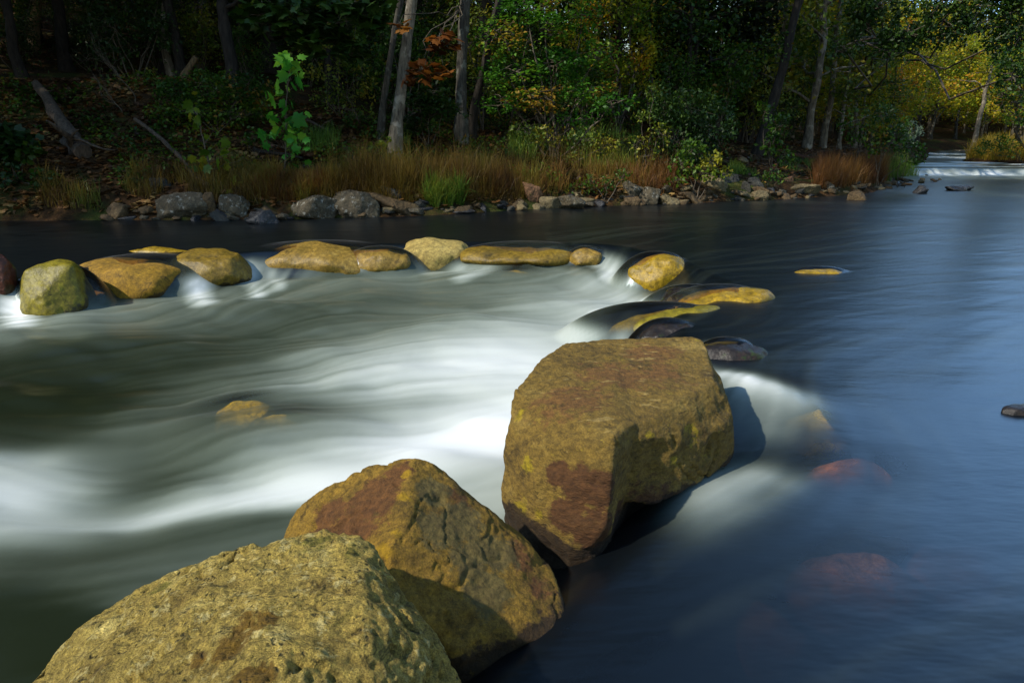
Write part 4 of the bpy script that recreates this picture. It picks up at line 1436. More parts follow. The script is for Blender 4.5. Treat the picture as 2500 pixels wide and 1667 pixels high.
def px_plant(name, label, Y, clumps, leaf, lsize, base=None, tmpl=OVAL, stem=M_TWIG, seed=1, cat='shrub', group=None, up=0.45, gap=0.0, stem_r=0.012, depth=1.0, twigs=10, droop=0.3, part='foliage'):
    """clumps = (px x, px y, half width, half height, leaves) placed at distance Y, rooted on the ground under them"""
    rng = np.random.default_rng(seed)
    cs = []
    for cl in clumps:
        yy = Y + (cl[5] if len(cl) > 5 else 0)
        c = at_y(cl[0], cl[1], yy)
        k = yy / 1667 * 1.02
        cs.append((c, np.array([cl[2] * k, max(cl[2], cl[3]) * 0.75 * k * depth, cl[3] * k]), cl[4]))
    if base is None:
        cx = np.mean([c[0][0] for c in cs])
        base = np.array([cx, Y, gz(cx, Y) - 0.05])
    root = thing(name, base, label, cat, group)
    sb, lb = MB(), MB()
    for c, r, n in cs:
        P = clump_pts(rng, c, r, n, gap)
        add_leaves(lb, P, lsize, tmpl, rng, up, droop)
        limb(sb, base + rng.standard_normal(3) * [0.05, 0.05, 0], c, stem_r, stem_r * 0.5, rng, 0.25, 8, 5)
        for q in range(twigs):
            e = P[rng.integers(len(P))]
            limb(sb, c + rng.standard_normal(3) * r * 0.2, e, stem_r * 0.45, stem_r * 0.15, rng, 0.25, 5, 4)
    sb.build('stem', stem, root, smooth=True)
    lb.build(part, leaf, root)
    return root


def stick(name, label, pts, r0, r1, mat=M_DEADWOOD, seed=1, cat='log', wob=0.05, forks=0, group=None, sides=9, flen=0.3):
    rng = np.random.default_rng(seed)
    P = []
    for a, b in zip(pts[:-1], pts[1:]):
        c = curve(a, b, rng, wob, 7)
        P += list(c if not P else c[1:])
    P = np.array(P)
    mb = MB()
    rr = np.linspace(r0, r1, len(P)) * (1 + 0.08 * rng.standard_normal(len(P)))
    add_tube(mb, P, rr, sides)
    L = np.linalg.norm(P[-1] - P[0])
    for k in range(forks):
        i = rng.integers(len(P) // 4, len(P) - 1)
        d = (P[min(i + 1, len(P) - 1)] - P[i - 1])
        d = d / np.linalg.norm(d) + rng.standard_normal(3) * 0.7
        e = P[i] + d * L * flen * rng.uniform(.5, 1.2)
        q = limb(mb, P[i], e, rr[i] * 0.55, rr[i] * 0.12, rng, 0.35, 6, 5)
        for _ in range(2):
            j = rng.integers(2, 6)
            limb(mb, q[j], q[j] + rng.standard_normal(3) * L * flen * 0.35, rr[i] * 0.25, rr[i] * 0.06, rng, 0.35, 5, 4)
    o = mb.build(name, mat, None, smooth=True, origin=P[0])
    return tag(o, label, cat, group)


# ---- trunks the photo shows on the near side of the wood
def px_tree(name, label, b, t, H, r, bark, leaf, seed, Yb=None, dy=0.0, **kw):
    base = on_ground(b[0], b[1], 10) if Yb is None else None
    if base is None:
        base = at_y(b[0], b[1], Yb)
        base[2] = gz(base[0], base[1])
    top = at_y(t[0], t[1], base[1] + dy)
    return tree(name, label, base, top, H, r, bark, leaf, seed=seed, **kw)


CAN = dict(lo=0.48, nb=15, length=3.0, nleaf=2600, lsize=0.24, spread=0.45)
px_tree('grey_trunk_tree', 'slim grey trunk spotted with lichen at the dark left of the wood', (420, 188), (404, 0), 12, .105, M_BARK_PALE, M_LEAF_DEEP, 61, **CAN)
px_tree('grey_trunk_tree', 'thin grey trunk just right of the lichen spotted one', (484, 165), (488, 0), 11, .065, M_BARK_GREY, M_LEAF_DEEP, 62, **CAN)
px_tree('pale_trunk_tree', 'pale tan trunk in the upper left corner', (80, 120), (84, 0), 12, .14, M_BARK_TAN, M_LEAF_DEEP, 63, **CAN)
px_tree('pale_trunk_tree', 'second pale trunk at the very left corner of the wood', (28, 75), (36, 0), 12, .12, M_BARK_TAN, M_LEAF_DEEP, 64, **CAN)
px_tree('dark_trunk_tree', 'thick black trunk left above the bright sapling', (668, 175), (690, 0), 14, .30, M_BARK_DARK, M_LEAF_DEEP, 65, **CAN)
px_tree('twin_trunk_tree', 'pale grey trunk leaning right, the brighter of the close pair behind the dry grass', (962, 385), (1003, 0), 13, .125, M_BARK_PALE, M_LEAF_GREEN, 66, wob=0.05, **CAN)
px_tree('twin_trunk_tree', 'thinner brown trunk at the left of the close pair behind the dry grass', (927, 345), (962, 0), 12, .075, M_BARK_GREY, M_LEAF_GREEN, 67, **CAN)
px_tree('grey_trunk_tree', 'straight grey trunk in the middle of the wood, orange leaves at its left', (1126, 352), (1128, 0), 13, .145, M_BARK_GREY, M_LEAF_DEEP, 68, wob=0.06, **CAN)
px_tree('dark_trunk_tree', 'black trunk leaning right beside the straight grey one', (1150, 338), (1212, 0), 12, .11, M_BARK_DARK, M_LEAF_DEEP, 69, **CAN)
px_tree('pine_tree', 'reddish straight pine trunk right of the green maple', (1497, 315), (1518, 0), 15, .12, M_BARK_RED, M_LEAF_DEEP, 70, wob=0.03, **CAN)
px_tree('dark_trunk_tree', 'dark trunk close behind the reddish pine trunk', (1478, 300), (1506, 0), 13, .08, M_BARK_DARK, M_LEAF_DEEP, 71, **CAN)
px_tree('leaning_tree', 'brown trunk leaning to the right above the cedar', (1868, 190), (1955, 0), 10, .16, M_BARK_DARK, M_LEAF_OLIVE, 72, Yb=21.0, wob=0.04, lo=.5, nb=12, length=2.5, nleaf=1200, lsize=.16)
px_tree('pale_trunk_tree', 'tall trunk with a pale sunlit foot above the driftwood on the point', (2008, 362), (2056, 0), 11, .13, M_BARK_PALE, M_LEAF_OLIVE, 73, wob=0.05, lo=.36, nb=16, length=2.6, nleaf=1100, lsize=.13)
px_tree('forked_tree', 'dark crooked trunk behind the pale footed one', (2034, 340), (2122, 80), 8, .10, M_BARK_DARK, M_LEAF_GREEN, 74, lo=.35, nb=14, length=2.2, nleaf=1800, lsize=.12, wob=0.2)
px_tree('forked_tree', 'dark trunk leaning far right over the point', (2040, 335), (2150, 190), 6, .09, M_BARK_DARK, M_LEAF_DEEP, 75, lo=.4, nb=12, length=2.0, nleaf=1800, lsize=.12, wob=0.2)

# ---- the black cedar
cb = on_ground(1800, 345, 10)
rngc = np.random.default_rng(80)
root = thing('cedar_tree', cb, 'huge black green cedar with leaning split trunk, right of the pine', 'tree')
mb = MB()
for a, b_, r in (((1800, 350), (1875, 120), .17), ((1830, 345), (1845, 60), .13), ((1780, 345), (1700, 60), .14)):
    p0 = cb + np.array([(a[0] - 1800) / 1667 * cb[1], 0, -0.1])
    limb(mb, p0, at_y(b_[0], b_[1], cb[1] + .3), r, r * .5, rngc, .2, 12, 9)
limb(mb, at_y(1700, 60, cb[1] + .3), at_y(1660, -700, cb[1]), .1, .03, rngc, .1, 10, 7)
limb(mb, at_y(1845, 60, cb[1] + .3), at_y(1780, -700, cb[1]), .1, .03, rngc, .1, 10, 7)
lb = MB()
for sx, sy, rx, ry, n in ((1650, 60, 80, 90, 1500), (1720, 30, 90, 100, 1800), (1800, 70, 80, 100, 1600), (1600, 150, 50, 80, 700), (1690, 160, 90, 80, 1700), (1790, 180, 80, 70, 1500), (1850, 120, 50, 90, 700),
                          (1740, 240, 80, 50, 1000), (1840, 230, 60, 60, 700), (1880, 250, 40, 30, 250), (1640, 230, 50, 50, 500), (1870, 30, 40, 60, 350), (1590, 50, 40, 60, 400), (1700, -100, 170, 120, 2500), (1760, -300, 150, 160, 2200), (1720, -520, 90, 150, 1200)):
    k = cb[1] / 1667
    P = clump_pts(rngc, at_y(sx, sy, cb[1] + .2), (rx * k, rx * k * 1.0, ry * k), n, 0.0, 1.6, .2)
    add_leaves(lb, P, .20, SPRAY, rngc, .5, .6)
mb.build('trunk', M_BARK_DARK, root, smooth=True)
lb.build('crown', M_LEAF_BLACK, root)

# ---- understory and shrubs seen on the bank
px_plant('understory_tree', 'green leafed understory tree between grey trunk and reddish pine', 17.0,
         [(1230, 90, 70, 45, 500), (1330, 70, 70, 45, 500), (1250, 180, 80, 40, 600), (1360, 160, 90, 40, 700), (1440, 220, 70, 35, 450), (1330, 240, 90, 35, 600), (1230, 250, 60, 25, 300), (1460, 130, 50, 40, 300), (1400, 290, 60, 25, 200), (1290, 20, 80, 40, 500), (1420, 40, 60, 40, 350), (1500, 255, 60, 22, 250, -.5)],
         leaf_mat('maple green leaves', [(0, (.028, .10, .008)), (.5, (.065, .20, .014)), (.85, (.15, .27, .016)), (1, (.30, .18, .02))], trans=.45), .105, seed=90, up=.7, stem_r=.03, cat='tree', gap=.05, part='crown')
px_plant('shrub', 'dark green round shrub right of the pine, in front of the black cedar', 16.6, [(1690, 270, 75, 50, 1100), (1740, 320, 60, 60, 900), (1650, 330, 60, 60, 800), (1700, 370, 80, 40, 700), (1620, 260, 40, 40, 350)], M_LEAF_DEEP, .085, seed=91)
px_plant('shrub', 'yellow green shrub on the stones below the dark green one', 15.6, [(1690, 365, 30, 22, 130), (1665, 400, 30, 26, 110), (1735, 392, 30, 24, 120), (1715, 420, 40, 18, 90), (1770, 425, 26, 16, 50), (1650, 440, 26, 14, 40)], M_LEAF_LIME, .10, seed=92, up=.3)
px_plant('sapling', 'thin lime sapling left of the dark green shrub', 16.2, [(1590, 220, 18, 22, 40), (1570, 290, 26, 22, 60), (1610, 330, 30, 28, 80), (1555, 350, 28, 20, 60), (1585, 380, 26, 14, 40)], M_LEAF_OLIVE, .085, seed=93)
px_plant('shrub', 'deep green low shrub under the slim grey trunks', 15.6, [(420, 225, 70, 35, 650), (520, 210, 70, 38, 600), (600, 215, 60, 40, 480), (480, 270, 80, 30, 500), (590, 275, 60, 30, 300), (400, 280, 50, 26, 250), (650, 240, 40, 40, 200)], M_LEAF_GREEN, .085, seed=94, up=.6)
px_plant('shrub', 'broad leafed green bush at the left edge', 13.2, [(30, 345, 50, 28, 150), (60, 370, 30, 24, 70), (10, 385, 40, 22, 70), (0, 320, 40, 20, 60)], M_LEAF_DEEP, .15, seed=95, tmpl=SMALL_LOBED, up=.6)
px_plant('shrub', 'dark leafy bush in the lower left corner of the bank', 12.9, [(15, 440, 40, 40, 200), (60, 470, 40, 30, 140), (110, 440, 50, 28, 140), (170, 470, 40, 22, 90)], M_LEAF_DEEP, .10, seed=96)
px_plant('overhanging_bough', 'dark green maple bough hanging across the top above the bright sapling', 14.6, [(650, 40, 60, 40, 130), (740, 30, 80, 40, 200), (830, 50, 70, 45, 200), (790, 110, 60, 30, 110), (900, 30, 50, 35, 100), (710, 85, 50, 25, 70), (860, 130, 40, 25, 50)],
         M_LEAF_DEEP, .19, seed=97, tmpl=LOBED, base=on_ground(668, 175, 10) + np.array([0.3, -0.2, 5.5]), up=.7, cat='branch')
px_plant('maple_bough', 'orange maple leaves hanging between the two grey trunks', 14.4, [(1085, 100, 28, 20, 26), (1060, 115, 26, 14, 14), (1035, 170, 34, 14, 18), (1085, 180, 26, 16, 22), (1010, 190, 24, 18, 18), (975, 60, 20, 16, 10)], M_LEAF_ORANGE, .20, seed=98, tmpl=LOBED,
         base=on_ground(1126, 352, 10) + np.array([0, 0, 3.0]), up=.7, cat='branch')
px_plant('shrub', 'dark low boughs between pale and grey trunks', 16.0, [(1020, 240, 60, 30, 380), (1080, 270, 60, 26, 320), (1000, 300, 50, 24, 200), (1060, 225, 40, 18, 150)], M_LEAF_DEEP, .11, seed=99, up=.7)
px_plant('shrub', 'dull green thicket behind the twin trunks', 17.2, [(860, 200, 60, 70, 500), (800, 250, 50, 50, 300), (880, 290, 50, 30, 200), (760, 130, 60, 60, 350), (830, 90, 60, 50, 300)], M_LEAF_OLIVE, .09, seed=100)
px_plant('sapling', 'small lime seedling left of the pale grey trunk', 14.2, [(846, 362, 18, 9, 16), (905, 360, 20, 8, 14), (942, 345, 14, 14, 18), (850, 392, 16, 8, 10)], M_LEAF_LIME, .12, seed=101, up=.7)
px_plant('shrub', 'green leafy bush at the tip of the wooded point', 19.4, [(2190, 330, 40, 40, 300), (2120, 340, 50, 40, 300), (2230, 375, 30, 30, 160), (2150, 280, 40, 30, 200), (2090, 300, 40, 40, 200)], M_LEAF_GREEN, .10, seed=102)
px_plant('shrub', 'pale silvery bush at the end of the point', 19.8, [(2228, 320, 26, 24, 320), (2215, 350, 24, 18, 160)], M_LEAF_SILVER, .07, seed=103)
px_plant('shrub', 'young green shrub beside the brown leaf litter under the cedar', 18.0, [(1900, 300, 30, 30, 140), (1880, 350, 30, 26, 120), (1920, 380, 26, 18, 60), (1870, 270, 22, 18, 60)], M_LEAF_GREEN, .12, seed=104)
px_plant('shrub', 'olive shrub on the rise behind the dry grass', 16.4, [(1340, 330, 60, 26, 240), (1420, 340, 50, 30, 240), (1280, 320, 50, 24, 160), (1480, 360, 40, 26, 160), (1400, 390, 40, 20, 100)], M_LEAF_OLIVE, .08, seed=105, up=.3)
px_plant('leafy_tree', 'green tree closing the right edge above the bend', 27.5, [(2470, 150, 50, 60, 600), (2490, 260, 45, 40, 400), (2510, 90, 50, 60, 500), (2450, 230, 30, 30, 160)], M_LEAF_GREEN, .14, seed=117, base=np.array([20.5 + 2.2, 30.6, gz(22.7, 30.6)]), cat='tree', part='crown', stem_r=.05)
px_plant('shrub', 'dark green bush on the sunlit bank across the bend', 29.8, [(2430, 345, 34, 22, 260), (2470, 360, 34, 22, 240), (2400, 362, 24, 16, 120)], M_LEAF_GREEN, .11, seed=118, base=np.array([21.9, 30.3, gz(21.9, 30.3)]))
bb = np.array([21.4, 33.0, gz(21.4, 33.0)])
tree('birch_tree', 'short white birch stem standing on the bank across the bend', bb, bb + np.array([.12, 0, 2.0]), 5.5, .13, M_BARK_PALE, M_LEAF_YELLOW, seed=119, lo=.5, nb=10, length=1.5, nleaf=900, lsize=.14)
px_plant('golden_tree', 'golden leaved tree glowing behind the reddish pine trunk', 20.5, [(1550, 40, 40, 50, 420), (1570, 120, 36, 50, 380), (1530, 170, 34, 40, 260), (1460, 30, 50, 40, 300), (1590, 200, 26, 30, 140), (1420, 80, 40, 40, 200)], M_LEAF_YELLOW, .11, seed=109, cat='tree', stem_r=.04, part='crown', up=.5)
px_plant('shrub', 'grey green weed tuft among stones by the left end of the rubble shore', 15.0, [(1480, 455, 22, 24, 120), (1440, 440, 18, 18, 60), (1520, 430, 26, 18, 80)], M_LEAF_GREEN, .06, seed=106, up=.2)
px_plant('overhanging_bough', 'dark green boughs arching over the stream at the upper right', 19.5, [(2120, 60, 70, 45, 700), (2210, 80, 70, 45, 700), (2300, 60, 70, 50, 750), (2390, 70, 70, 50, 700), (2470, 90, 60, 60, 600), (2170, 130, 40, 20, 160), (2060, 120, 40, 24, 150), (2150, 10, 90, 40, 600), (2350, 5, 110, 40, 700), (2470, 190, 40, 30, 180), (2490, 15, 60, 40, 500), (2430, -25, 80, 40, 500), (2500, -20, 60, 40, 400)],
         M_LEAF_DEEP, .115, seed=107, base=on_ground(2034, 340, 10) + np.array([0.2, 0.2, 3.2]), stem_r=.05, cat='branch', gap=.0, depth=.5)


def leafy_sapling(name, label, base_px, Y, leaves_, mat, seed, top=None, mats=None):
    rng = np.random.default_rng(seed)
    b = at_y(base_px[0], base_px[1], Y)
    b[2] = min(b[2], gz(b[0], b[1]))
    root = thing(name, b, label, 'sapling')
    ys = min(l[1] for l in leaves_)
    tip = at_y(*(top or (leaves_[0][0], ys)), Y)
    sb = MB()
    path = limb(sb, b, tip, .016, .006, rng, .06, 14, 6)
    lb = MB()
    for sx, sy, s in leaves_:
        P = at_y(sx, sy, Y + rng.normal(0, .12))
        i = int(np.argmin(np.linalg.norm(path - P - np.array([0, 0, -.08]), axis=1)))
        limb(sb, path[max(i - 1, 0)], P, .006, .003, rng, .2, 5, 4)
        sz = s / 1667 * Y * .98
        add_leaves(lb, [P + np.array([0, -.02, sz * .4])], sz, LOBED, rng, .28, .9, tint=np.array([rng.random()]), vary=.05)
        if s > 28:
            for _ in range(2):
                add_leaves(lb, [P + rng.normal(0, .13, 3)], sz * .5, LOBED, rng, .35, .9, tint=np.array([rng.random()]), vary=.2)
            add_leaves(lb, [P + rng.normal(0, .10, 3)], sz * .6, LOBED, rng, .3, .9, tint=np.array([rng.random()]), vary=.05)
            add_leaves(lb, [P + rng.normal(0, .08, 3)], sz * .7, LOBED, rng, .3, .9, tint=np.array([rng.random()]), vary=.05)
    sb.build('stem', M_TWIG, root, smooth=True)
    lb.build('foliage', mat, root)


leafy_sapling('maple_sapling', 'tall bright green sapling with big lobed leaves standing on the left bank', (695, 432), 13.6,
              [(705, 150, 45), (712, 170, 40), (700, 190, 30), (680, 212, 38), (730, 205, 35), (690, 255, 25), (712, 262, 22), (676, 278, 40), (718, 300, 40), (660, 303, 22), (690, 325, 42), (712, 318, 32), (640, 332, 38), (675, 320, 25), (718, 345, 34), (700, 338, 32),
               (750, 345, 22), (715, 378, 26), (728, 380, 26), (757, 368, 18), (758, 400, 20), (690, 390, 18), (660, 415, 20), (700, 425, 24), (715, 408, 18), (725, 180, 28), (668, 340, 24), (702, 285, 28)], M_LEAF_BRIGHT, 111, top=(706, 130))
leafy_sapling('maple_sapling', 'shorter pale green sapling with lobed leaves above the speckled boulder', (520, 445), 13.2,
              [(470, 262, 30), (488, 296, 30), (560, 355, 28), (508, 378, 26), (540, 385, 26), (495, 402, 36), (530, 405, 36), (505, 415, 26), (598, 383, 20), (415, 455, 18), (533, 457, 18), (575, 460, 32), (590, 440, 14), (465, 285, 20), (475, 390, 22), (550, 400, 22), (568, 372, 20), (500, 340, 18), (520, 320, 18)], M_LEAF_LIME, 112, top=(480, 270))

for i, (sx, sy, Y_, lab) in enumerate(((1255, 425, 14.9, 'lime weed growing in the dry grass left of the olive shrub'), (1160, 440, 14.5, 'lime weed in the middle of the dry grass'), (1330, 420, 15.1, 'yellowish weed in the dry grass below the olive shrub'), (1040, 415, 14.4, 'small leafy weed in front of the straight grey trunk'),
                                     (1420, 450, 15.0, 'leafy green weed at the right end of the dry grass'), (1880, 425, 16.6, 'grey green weed beside the pointed slate stone'), (780, 430, 13.6, 'leafy weed right of the bright sapling'), (330, 440, 13.0, 'leafy weed on the dark slope above the round brown stone'), (620, 330, 14.6, 'green seedling left of the bright sapling'))):
    px_plant('weed', lab, Y_, [(sx, sy, 22, 20, 60), (sx + 26, sy + 10, 18, 14, 40), (sx - 24, sy + 12, 16, 14, 34)], M_LEAF_LIME if i in (0, 1, 2) else M_LEAF_GREEN, .075, seed=240 + i, up=.3, cat='weed', stem_r=.005, twigs=5)

# ---- fallen wood
A3 = lambda sx, sy, h=0.0: on_ground(sx, sy, 10) + np.array([0, 0, h])
stick('fallen_tree', 'thick fallen trunk with flared root end lying down the left slope', [A3(95, 245, .35), A3(150, 320, .22), A3(208, 398, .15)], .09, .17, seed=121, mat=M_DEADWOOD, forks=2, flen=.2)
stick('driftwood_pole', 'bent grey driftwood pole pointing down at the speckled boulder', [A3(335, 330, .3), A3(400, 372, .2), A3(455, 420, .12), A3(475, 448, .1), A3(512, 470, .08)], .035, .055, seed=122)
stick('broken_stump', 'broken tan stump leaning at the foot of the thin grey trunk', [A3(445, 195, .0), A3(445, 195, .0) + np.array([.42, .05, .55])], .10, .07, mat=M_BARK_TAN, seed=123, cat='stump')
stick('bare_branch', 'crooked bare white twig in the dark upper left', [A3(178, 150), at_y(178, 100, A3(178, 150)[1]), at_y(172, 30, A3(178, 150)[1])], .022, .008, mat=M_DEADWOOD, seed=124, wob=.3, forks=3, cat='branch')
for i, (a, b, lab) in enumerate((((505, 165), (525, 75), 'pale dead branch curling up left of the black trunk'), ((540, 160), (520, 85), 'forked pale dead branch beside the curling one'), ((590, 165), (575, 100), 'drooping dead branch nearest the black trunk'), ((430, 125), (500, 95), 'dead branch lying across the slim grey trunks'))):
    Yb = A3(*a)[1]
    stick('bare_branch', lab, [A3(*a), at_y((a[0] + b[0]) / 2 + 8, (a[1] + b[1]) / 2, Yb), at_y(*b, Yb)], .022, .008, seed=130 + i, wob=.35, forks=4, cat='branch')
for i, (a, b, r, lab) in enumerate((((1912, 378), (2022, 402), .06, 'long brown log lying on the point under the pale footed trunk'), ((1890, 350), (2080, 352), .03, 'thin pale pole lying behind the long brown log'), ((2010, 358), (2170, 372), .025, 'grey branch lying right of the long brown log'),
                                   ((2240, 425), (2320, 446), .05, 'dark log slanting into the water at the tip of the point'), ((1640, 402), (1720, 420), .02, 'thin stick on the stones below the dark shrub'), ((750, 300), (820, 335), .035, 'thin grey log on the slope right of the bright sapling'),
                                   ((1110, 455), (1170, 425), .012, 'thin pale stalk leaning in the dry grass'), ((1340, 330), (1400, 320), .015, 'arched dead stick in the olive shrub'), ((620, 375), (740, 395), .05, 'dark root lying across the foot of the bright sapling'), ((545, 405), (620, 425), .03, 'pale driftwood stick left of the bright sapling'),
                                   ((1450, 305), (1482, 296), .03, 'short pale log at the foot of the reddish pine'))):
    stick('fallen_log', lab, [A3(*a, r * .8), A3((a[0] + b[0]) / 2, (a[1] + b[1]) / 2, r), A3(*b, r * .8)], r, r * .6, mat=M_BARK_RED if i in (0,) else (M_BARK_DARK if i in (3, 8) else M_DEADWOOD), seed=140 + i, forks=1 if r > .02 else 0, wob=.1)
for i, (a, b, lab) in enumerate((((2000, 345), (1930, 300), 'bare grey brush spreading left of the pale footed trunk'), ((2070, 360), (2110, 290), 'bare grey brush right of the pale footed trunk'), ((2130, 370), (2180, 320), 'bare twiggy brush near the silvery bush'), ((2060, 385), (2140, 365), 'low tangle of dead twigs above the russet grass'),
                                 ((1960, 385), (2040, 365), 'low tangle of dead twigs by the long brown log'), ((1230, 330), (1290, 290), 'bare bush left of the olive shrub'), ((1310, 380), (1320, 250), 'upright bare stem in the olive shrub'), ((2130, 335), (2080, 200), 'arching bare stem over the point'), ((880, 310), (840, 230), 'bare brush left of the twin trunks'), ((300, 280), (240, 200), 'bare twigs on the dark left slope'), ((330, 250), (250, 130), 'long bare twig on the dark left slope'))):
    Yb = A3(*a)[1]
    stick('dead_brush', lab, [A3(*a), at_y((a[0] + b[0]) / 2, (a[1] + b[1]) / 2 - 4, Yb - .1), at_y(*b, Yb - .1)], .014, .004, mat=M_TWIG, seed=160 + i, wob=.25, forks=14, flen=.55, cat='brush', sides=5)

# ---- grasses, litter
def add_blades(mb, P, h, w, rng, lean=0.35, vary=0.4, tint=None):
    n = len(P)
    az = rng.random(n) * 6.283
    hh = h * (0.45 + 1.1 * rng.random(n) ** 1.8) * np.clip(1.0 + 0.7 * fbm(pts2(P[:, 0] * 3.1, P[:, 1] * 3.1), 3, 23), .45, 1.6)
    ln = np.abs(rng.normal(0, lean, n)) * hh
    la = rng.random(n) * 6.283
    side = np.stack([np.cos(az), np.sin(az), 0 * az], 1) * w / 2
    off = np.stack([np.cos(la) * ln, np.sin(la) * ln, 0 * ln], 1)
    up = np.stack([0 * hh, 0 * hh, hh], 1)
    V = np.stack([P - side, P + side, P + off * .35 + up * .6 + side * .8, P + off * .35 + up * .6 - side * .8, P + off + up * np.sqrt(np.clip(1 - (ln / hh) ** 2 * .5, .2, 1))[:, None]], 1)
    base = (np.arange(n) * 5)[:, None]
    t = np.clip(0.5 + 0.4 * fbm(P * 1.2, 2, 77) * 2 + .15 * rng.standard_normal(n), 0, 1) if tint is None else tint
    mb.add(V.reshape(-1, 3), base + np.array([[0, 1, 2, 3]]), np.repeat(t, 5))
    mb.f.append((base + np.array([[3, 2, 4]])) + (mb.n - 5 * n))


def scatter_px(rng, n, x0, x1, f_lo, f_hi, thr=None, freq=.9):
    """ground points inside a band of the bank given by its edges in the photo"""
    out = []
    cols = np.linspace(x0, x1, 60)
    for c in cols:
        a, b = on_ground(c, f_lo(c), 9), on_ground(c, f_hi(c), 9)
        out.append((a, b))
    i = rng.random(n) * 58.999
    k = i.astype(int)
    fr = (i - k)[:, None]
    A_ = np.array([o[0] for o in out])
    B_ = np.array([o[1] for o in out])
    a = A_[k] * (1 - fr) + A_[k + 1] * fr
    b = B_[k] * (1 - fr) + B_[k + 1] * fr
    t = rng.random((n, 1))
    P = a + (b - a) * t
    if thr is not None:
        P = P[fbm(pts2(P[:, 0] * freq, P[:, 1] * freq), 2, 41) > thr]
    P[:, 2] = ground_z(P[:, 0], P[:, 1]) - .02
    return P


def wl_px(c):
    return np.interp(c, [0, 640, 1000, 1400, 1700, 2050, 2180], [538, 533, 522, 503, 495, 476, 456])


rg = np.random.default_rng(300)
mb = MB()
add_blades(mb, scatter_px(rg, 26000, 830, 1500, lambda c: wl_px(c) - 14, lambda c: np.interp(c, [830, 1000, 1200, 1500], [420, 400, 405, 420]), -.02), .26, .008, rg, 1.0)
add_blades(mb, scatter_px(rg, 9000, 860, 1420, lambda c: wl_px(c) - 20, lambda c: wl_px(c) - 85, .04), .55, .006, rg, .5)
add_blades(mb, scatter_px(rg, 5000, 800, 1640, lambda c: wl_px(c) - 16, lambda c: 400), .5, .005, rg, .6)
add_blades(mb, scatter_px(rg, 7000, 600, 830, lambda c: wl_px(c) - 30, lambda c: 440, -.3), .30, .009, rg, .6)
add_blades(mb, scatter_px(rg, 9000, 100, 640, lambda c: wl_px(c) - 14, lambda c: 400, -.1), .32, .009, rg, .5)
tag(mb.build('dry_grass', M_GRASS_DRY, origin=(0, 0, 0)), kind='stuff')
mb = MB()
add_blades(mb, scatter_px(rg, 14000, 1985, 2165, lambda c: wl_px(c) - 12, lambda c: 412), .40, .009, rg, .5)
add_blades(mb, scatter_px(rg, 5000, 620, 800, lambda c: wl_px(c) - 36, lambda c: 455, .0), .26, .009, rg, .5)
add_blades(mb, scatter_px(rg, 5000, 1200, 1650, lambda c: wl_px(c) - 20, lambda c: wl_px(c) - 80, -.2), .36, .009, rg, .5)
tag(mb.build('russet_grass', M_GRASS_RED, origin=(0, 0, 0)), kind='stuff')
mb = MB()
add_blades(mb, scatter_px(rg, 5000, 1240, 1560, lambda c: 430, lambda c: 330, .0), .34, .012, rg, .5)
add_blades(mb, scatter_px(rg, 2500, 1040, 1130, lambda c: wl_px(c) - 8, lambda c: wl_px(c) - 40, .0), .34, .014, rg, .6)
add_blades(mb, scatter_px(rg, 2500, 1380, 1520, lambda c: wl_px(c) - 8, lambda c: wl_px(c) - 40, .0), .30, .012, rg, .5)
add_blades(mb, scatter_px(rg, 5000, 1780, 2000, lambda c: 430, lambda c: 395, .0), .16, .012, rg, .5)
add_blades(mb, scatter_px(rg, 3000, 2160, 2240, lambda c: wl_px(c) - 10, lambda c: 400, .0), .4, .012, rg, .4)
add_blades(mb, scatter_px(rg, 6000, 700, 1000, lambda c: 430, lambda c: 330, .05), .25, .012, rg, .5)
tag(mb.build('green_grass', M_GRASS_GREEN, origin=(0, 0, 0)), kind='stuff')
# yellow verge of the far bank on the right
mb = MB()
n = 26000
t = rg.random(n) * 26
e = np.stack([20.6 + np.where(t < 14, t * .9, 12.6), np.where(t < 14, 30.6 - .13 * t, 28.7) + (t >= 14) * 0], 1)
q = rg.random(n)
bx = np.where(q < .6, 20.8 + rg.random(n) * 14, 20.6 + rg.random(n) * 9)
by = np.where(q < .6, np.interp(bx, [20.4, 21, 25, 33], [31.5, 30.3, 28.6, 28.0]) + .15 + rg.random(n) ** 1.4 * 3.0, np.interp(bx, [20.4, 26.5, 36], [32.2, 40.6, 53.5]) - rg.random(n) * 3)
P = np.stack([bx, by, ground_z(bx, by) - .02], 1)
P = P[P[:, 2] > .30]
add_blades(mb, P, .55, .022, rg, .4)
tag(mb.build('yellow_verge_grass', leaf_mat('yellow verge', [(0, (.10, .10, .012)), (.5, (.30, .22, .02)), (.8, (.42, .26, .03)), (1, (.12, .20, .02))], trans=.4), origin=(0, 0, 0)), kind='stuff')
# leaf litter
mb = MB()
P = np.concatenate([scatter_px(rg, 16000, 0, 1700, lambda c: wl_px(c) - 10, lambda c: np.interp(c, [0, 500, 900, 1700], [200, 190, 300, 330])), scatter_px(rg, 4000, 1700, 2200, lambda c: 440, lambda c: 335)])
P[:, 2] += .04
add_leaves(mb, P, .10, SMALL_LOBED, rg, .75, 0.)
tag(mb.build('fallen_leaves', M_LITTER, origin=(0, 0, 0)), kind='stuff')
mb = MB()
P = scatter_px(rg, 15000, 0, 1560, lambda c: np.interp(c, [0, 900, 1560], [470, 420, 400]), lambda c: np.interp(c, [0, 500, 900, 1560], [200, 190, 300, 300]), .05, 1.1)
P[:, 2] += .05 + .22 * rg.random(len(P))
add_leaves(mb, P, .085, OVAL, rg, .6, .2)
tag(mb.build('ground_cover', M_LEAF_GREEN, origin=(0, 0, 0)), kind='stuff')

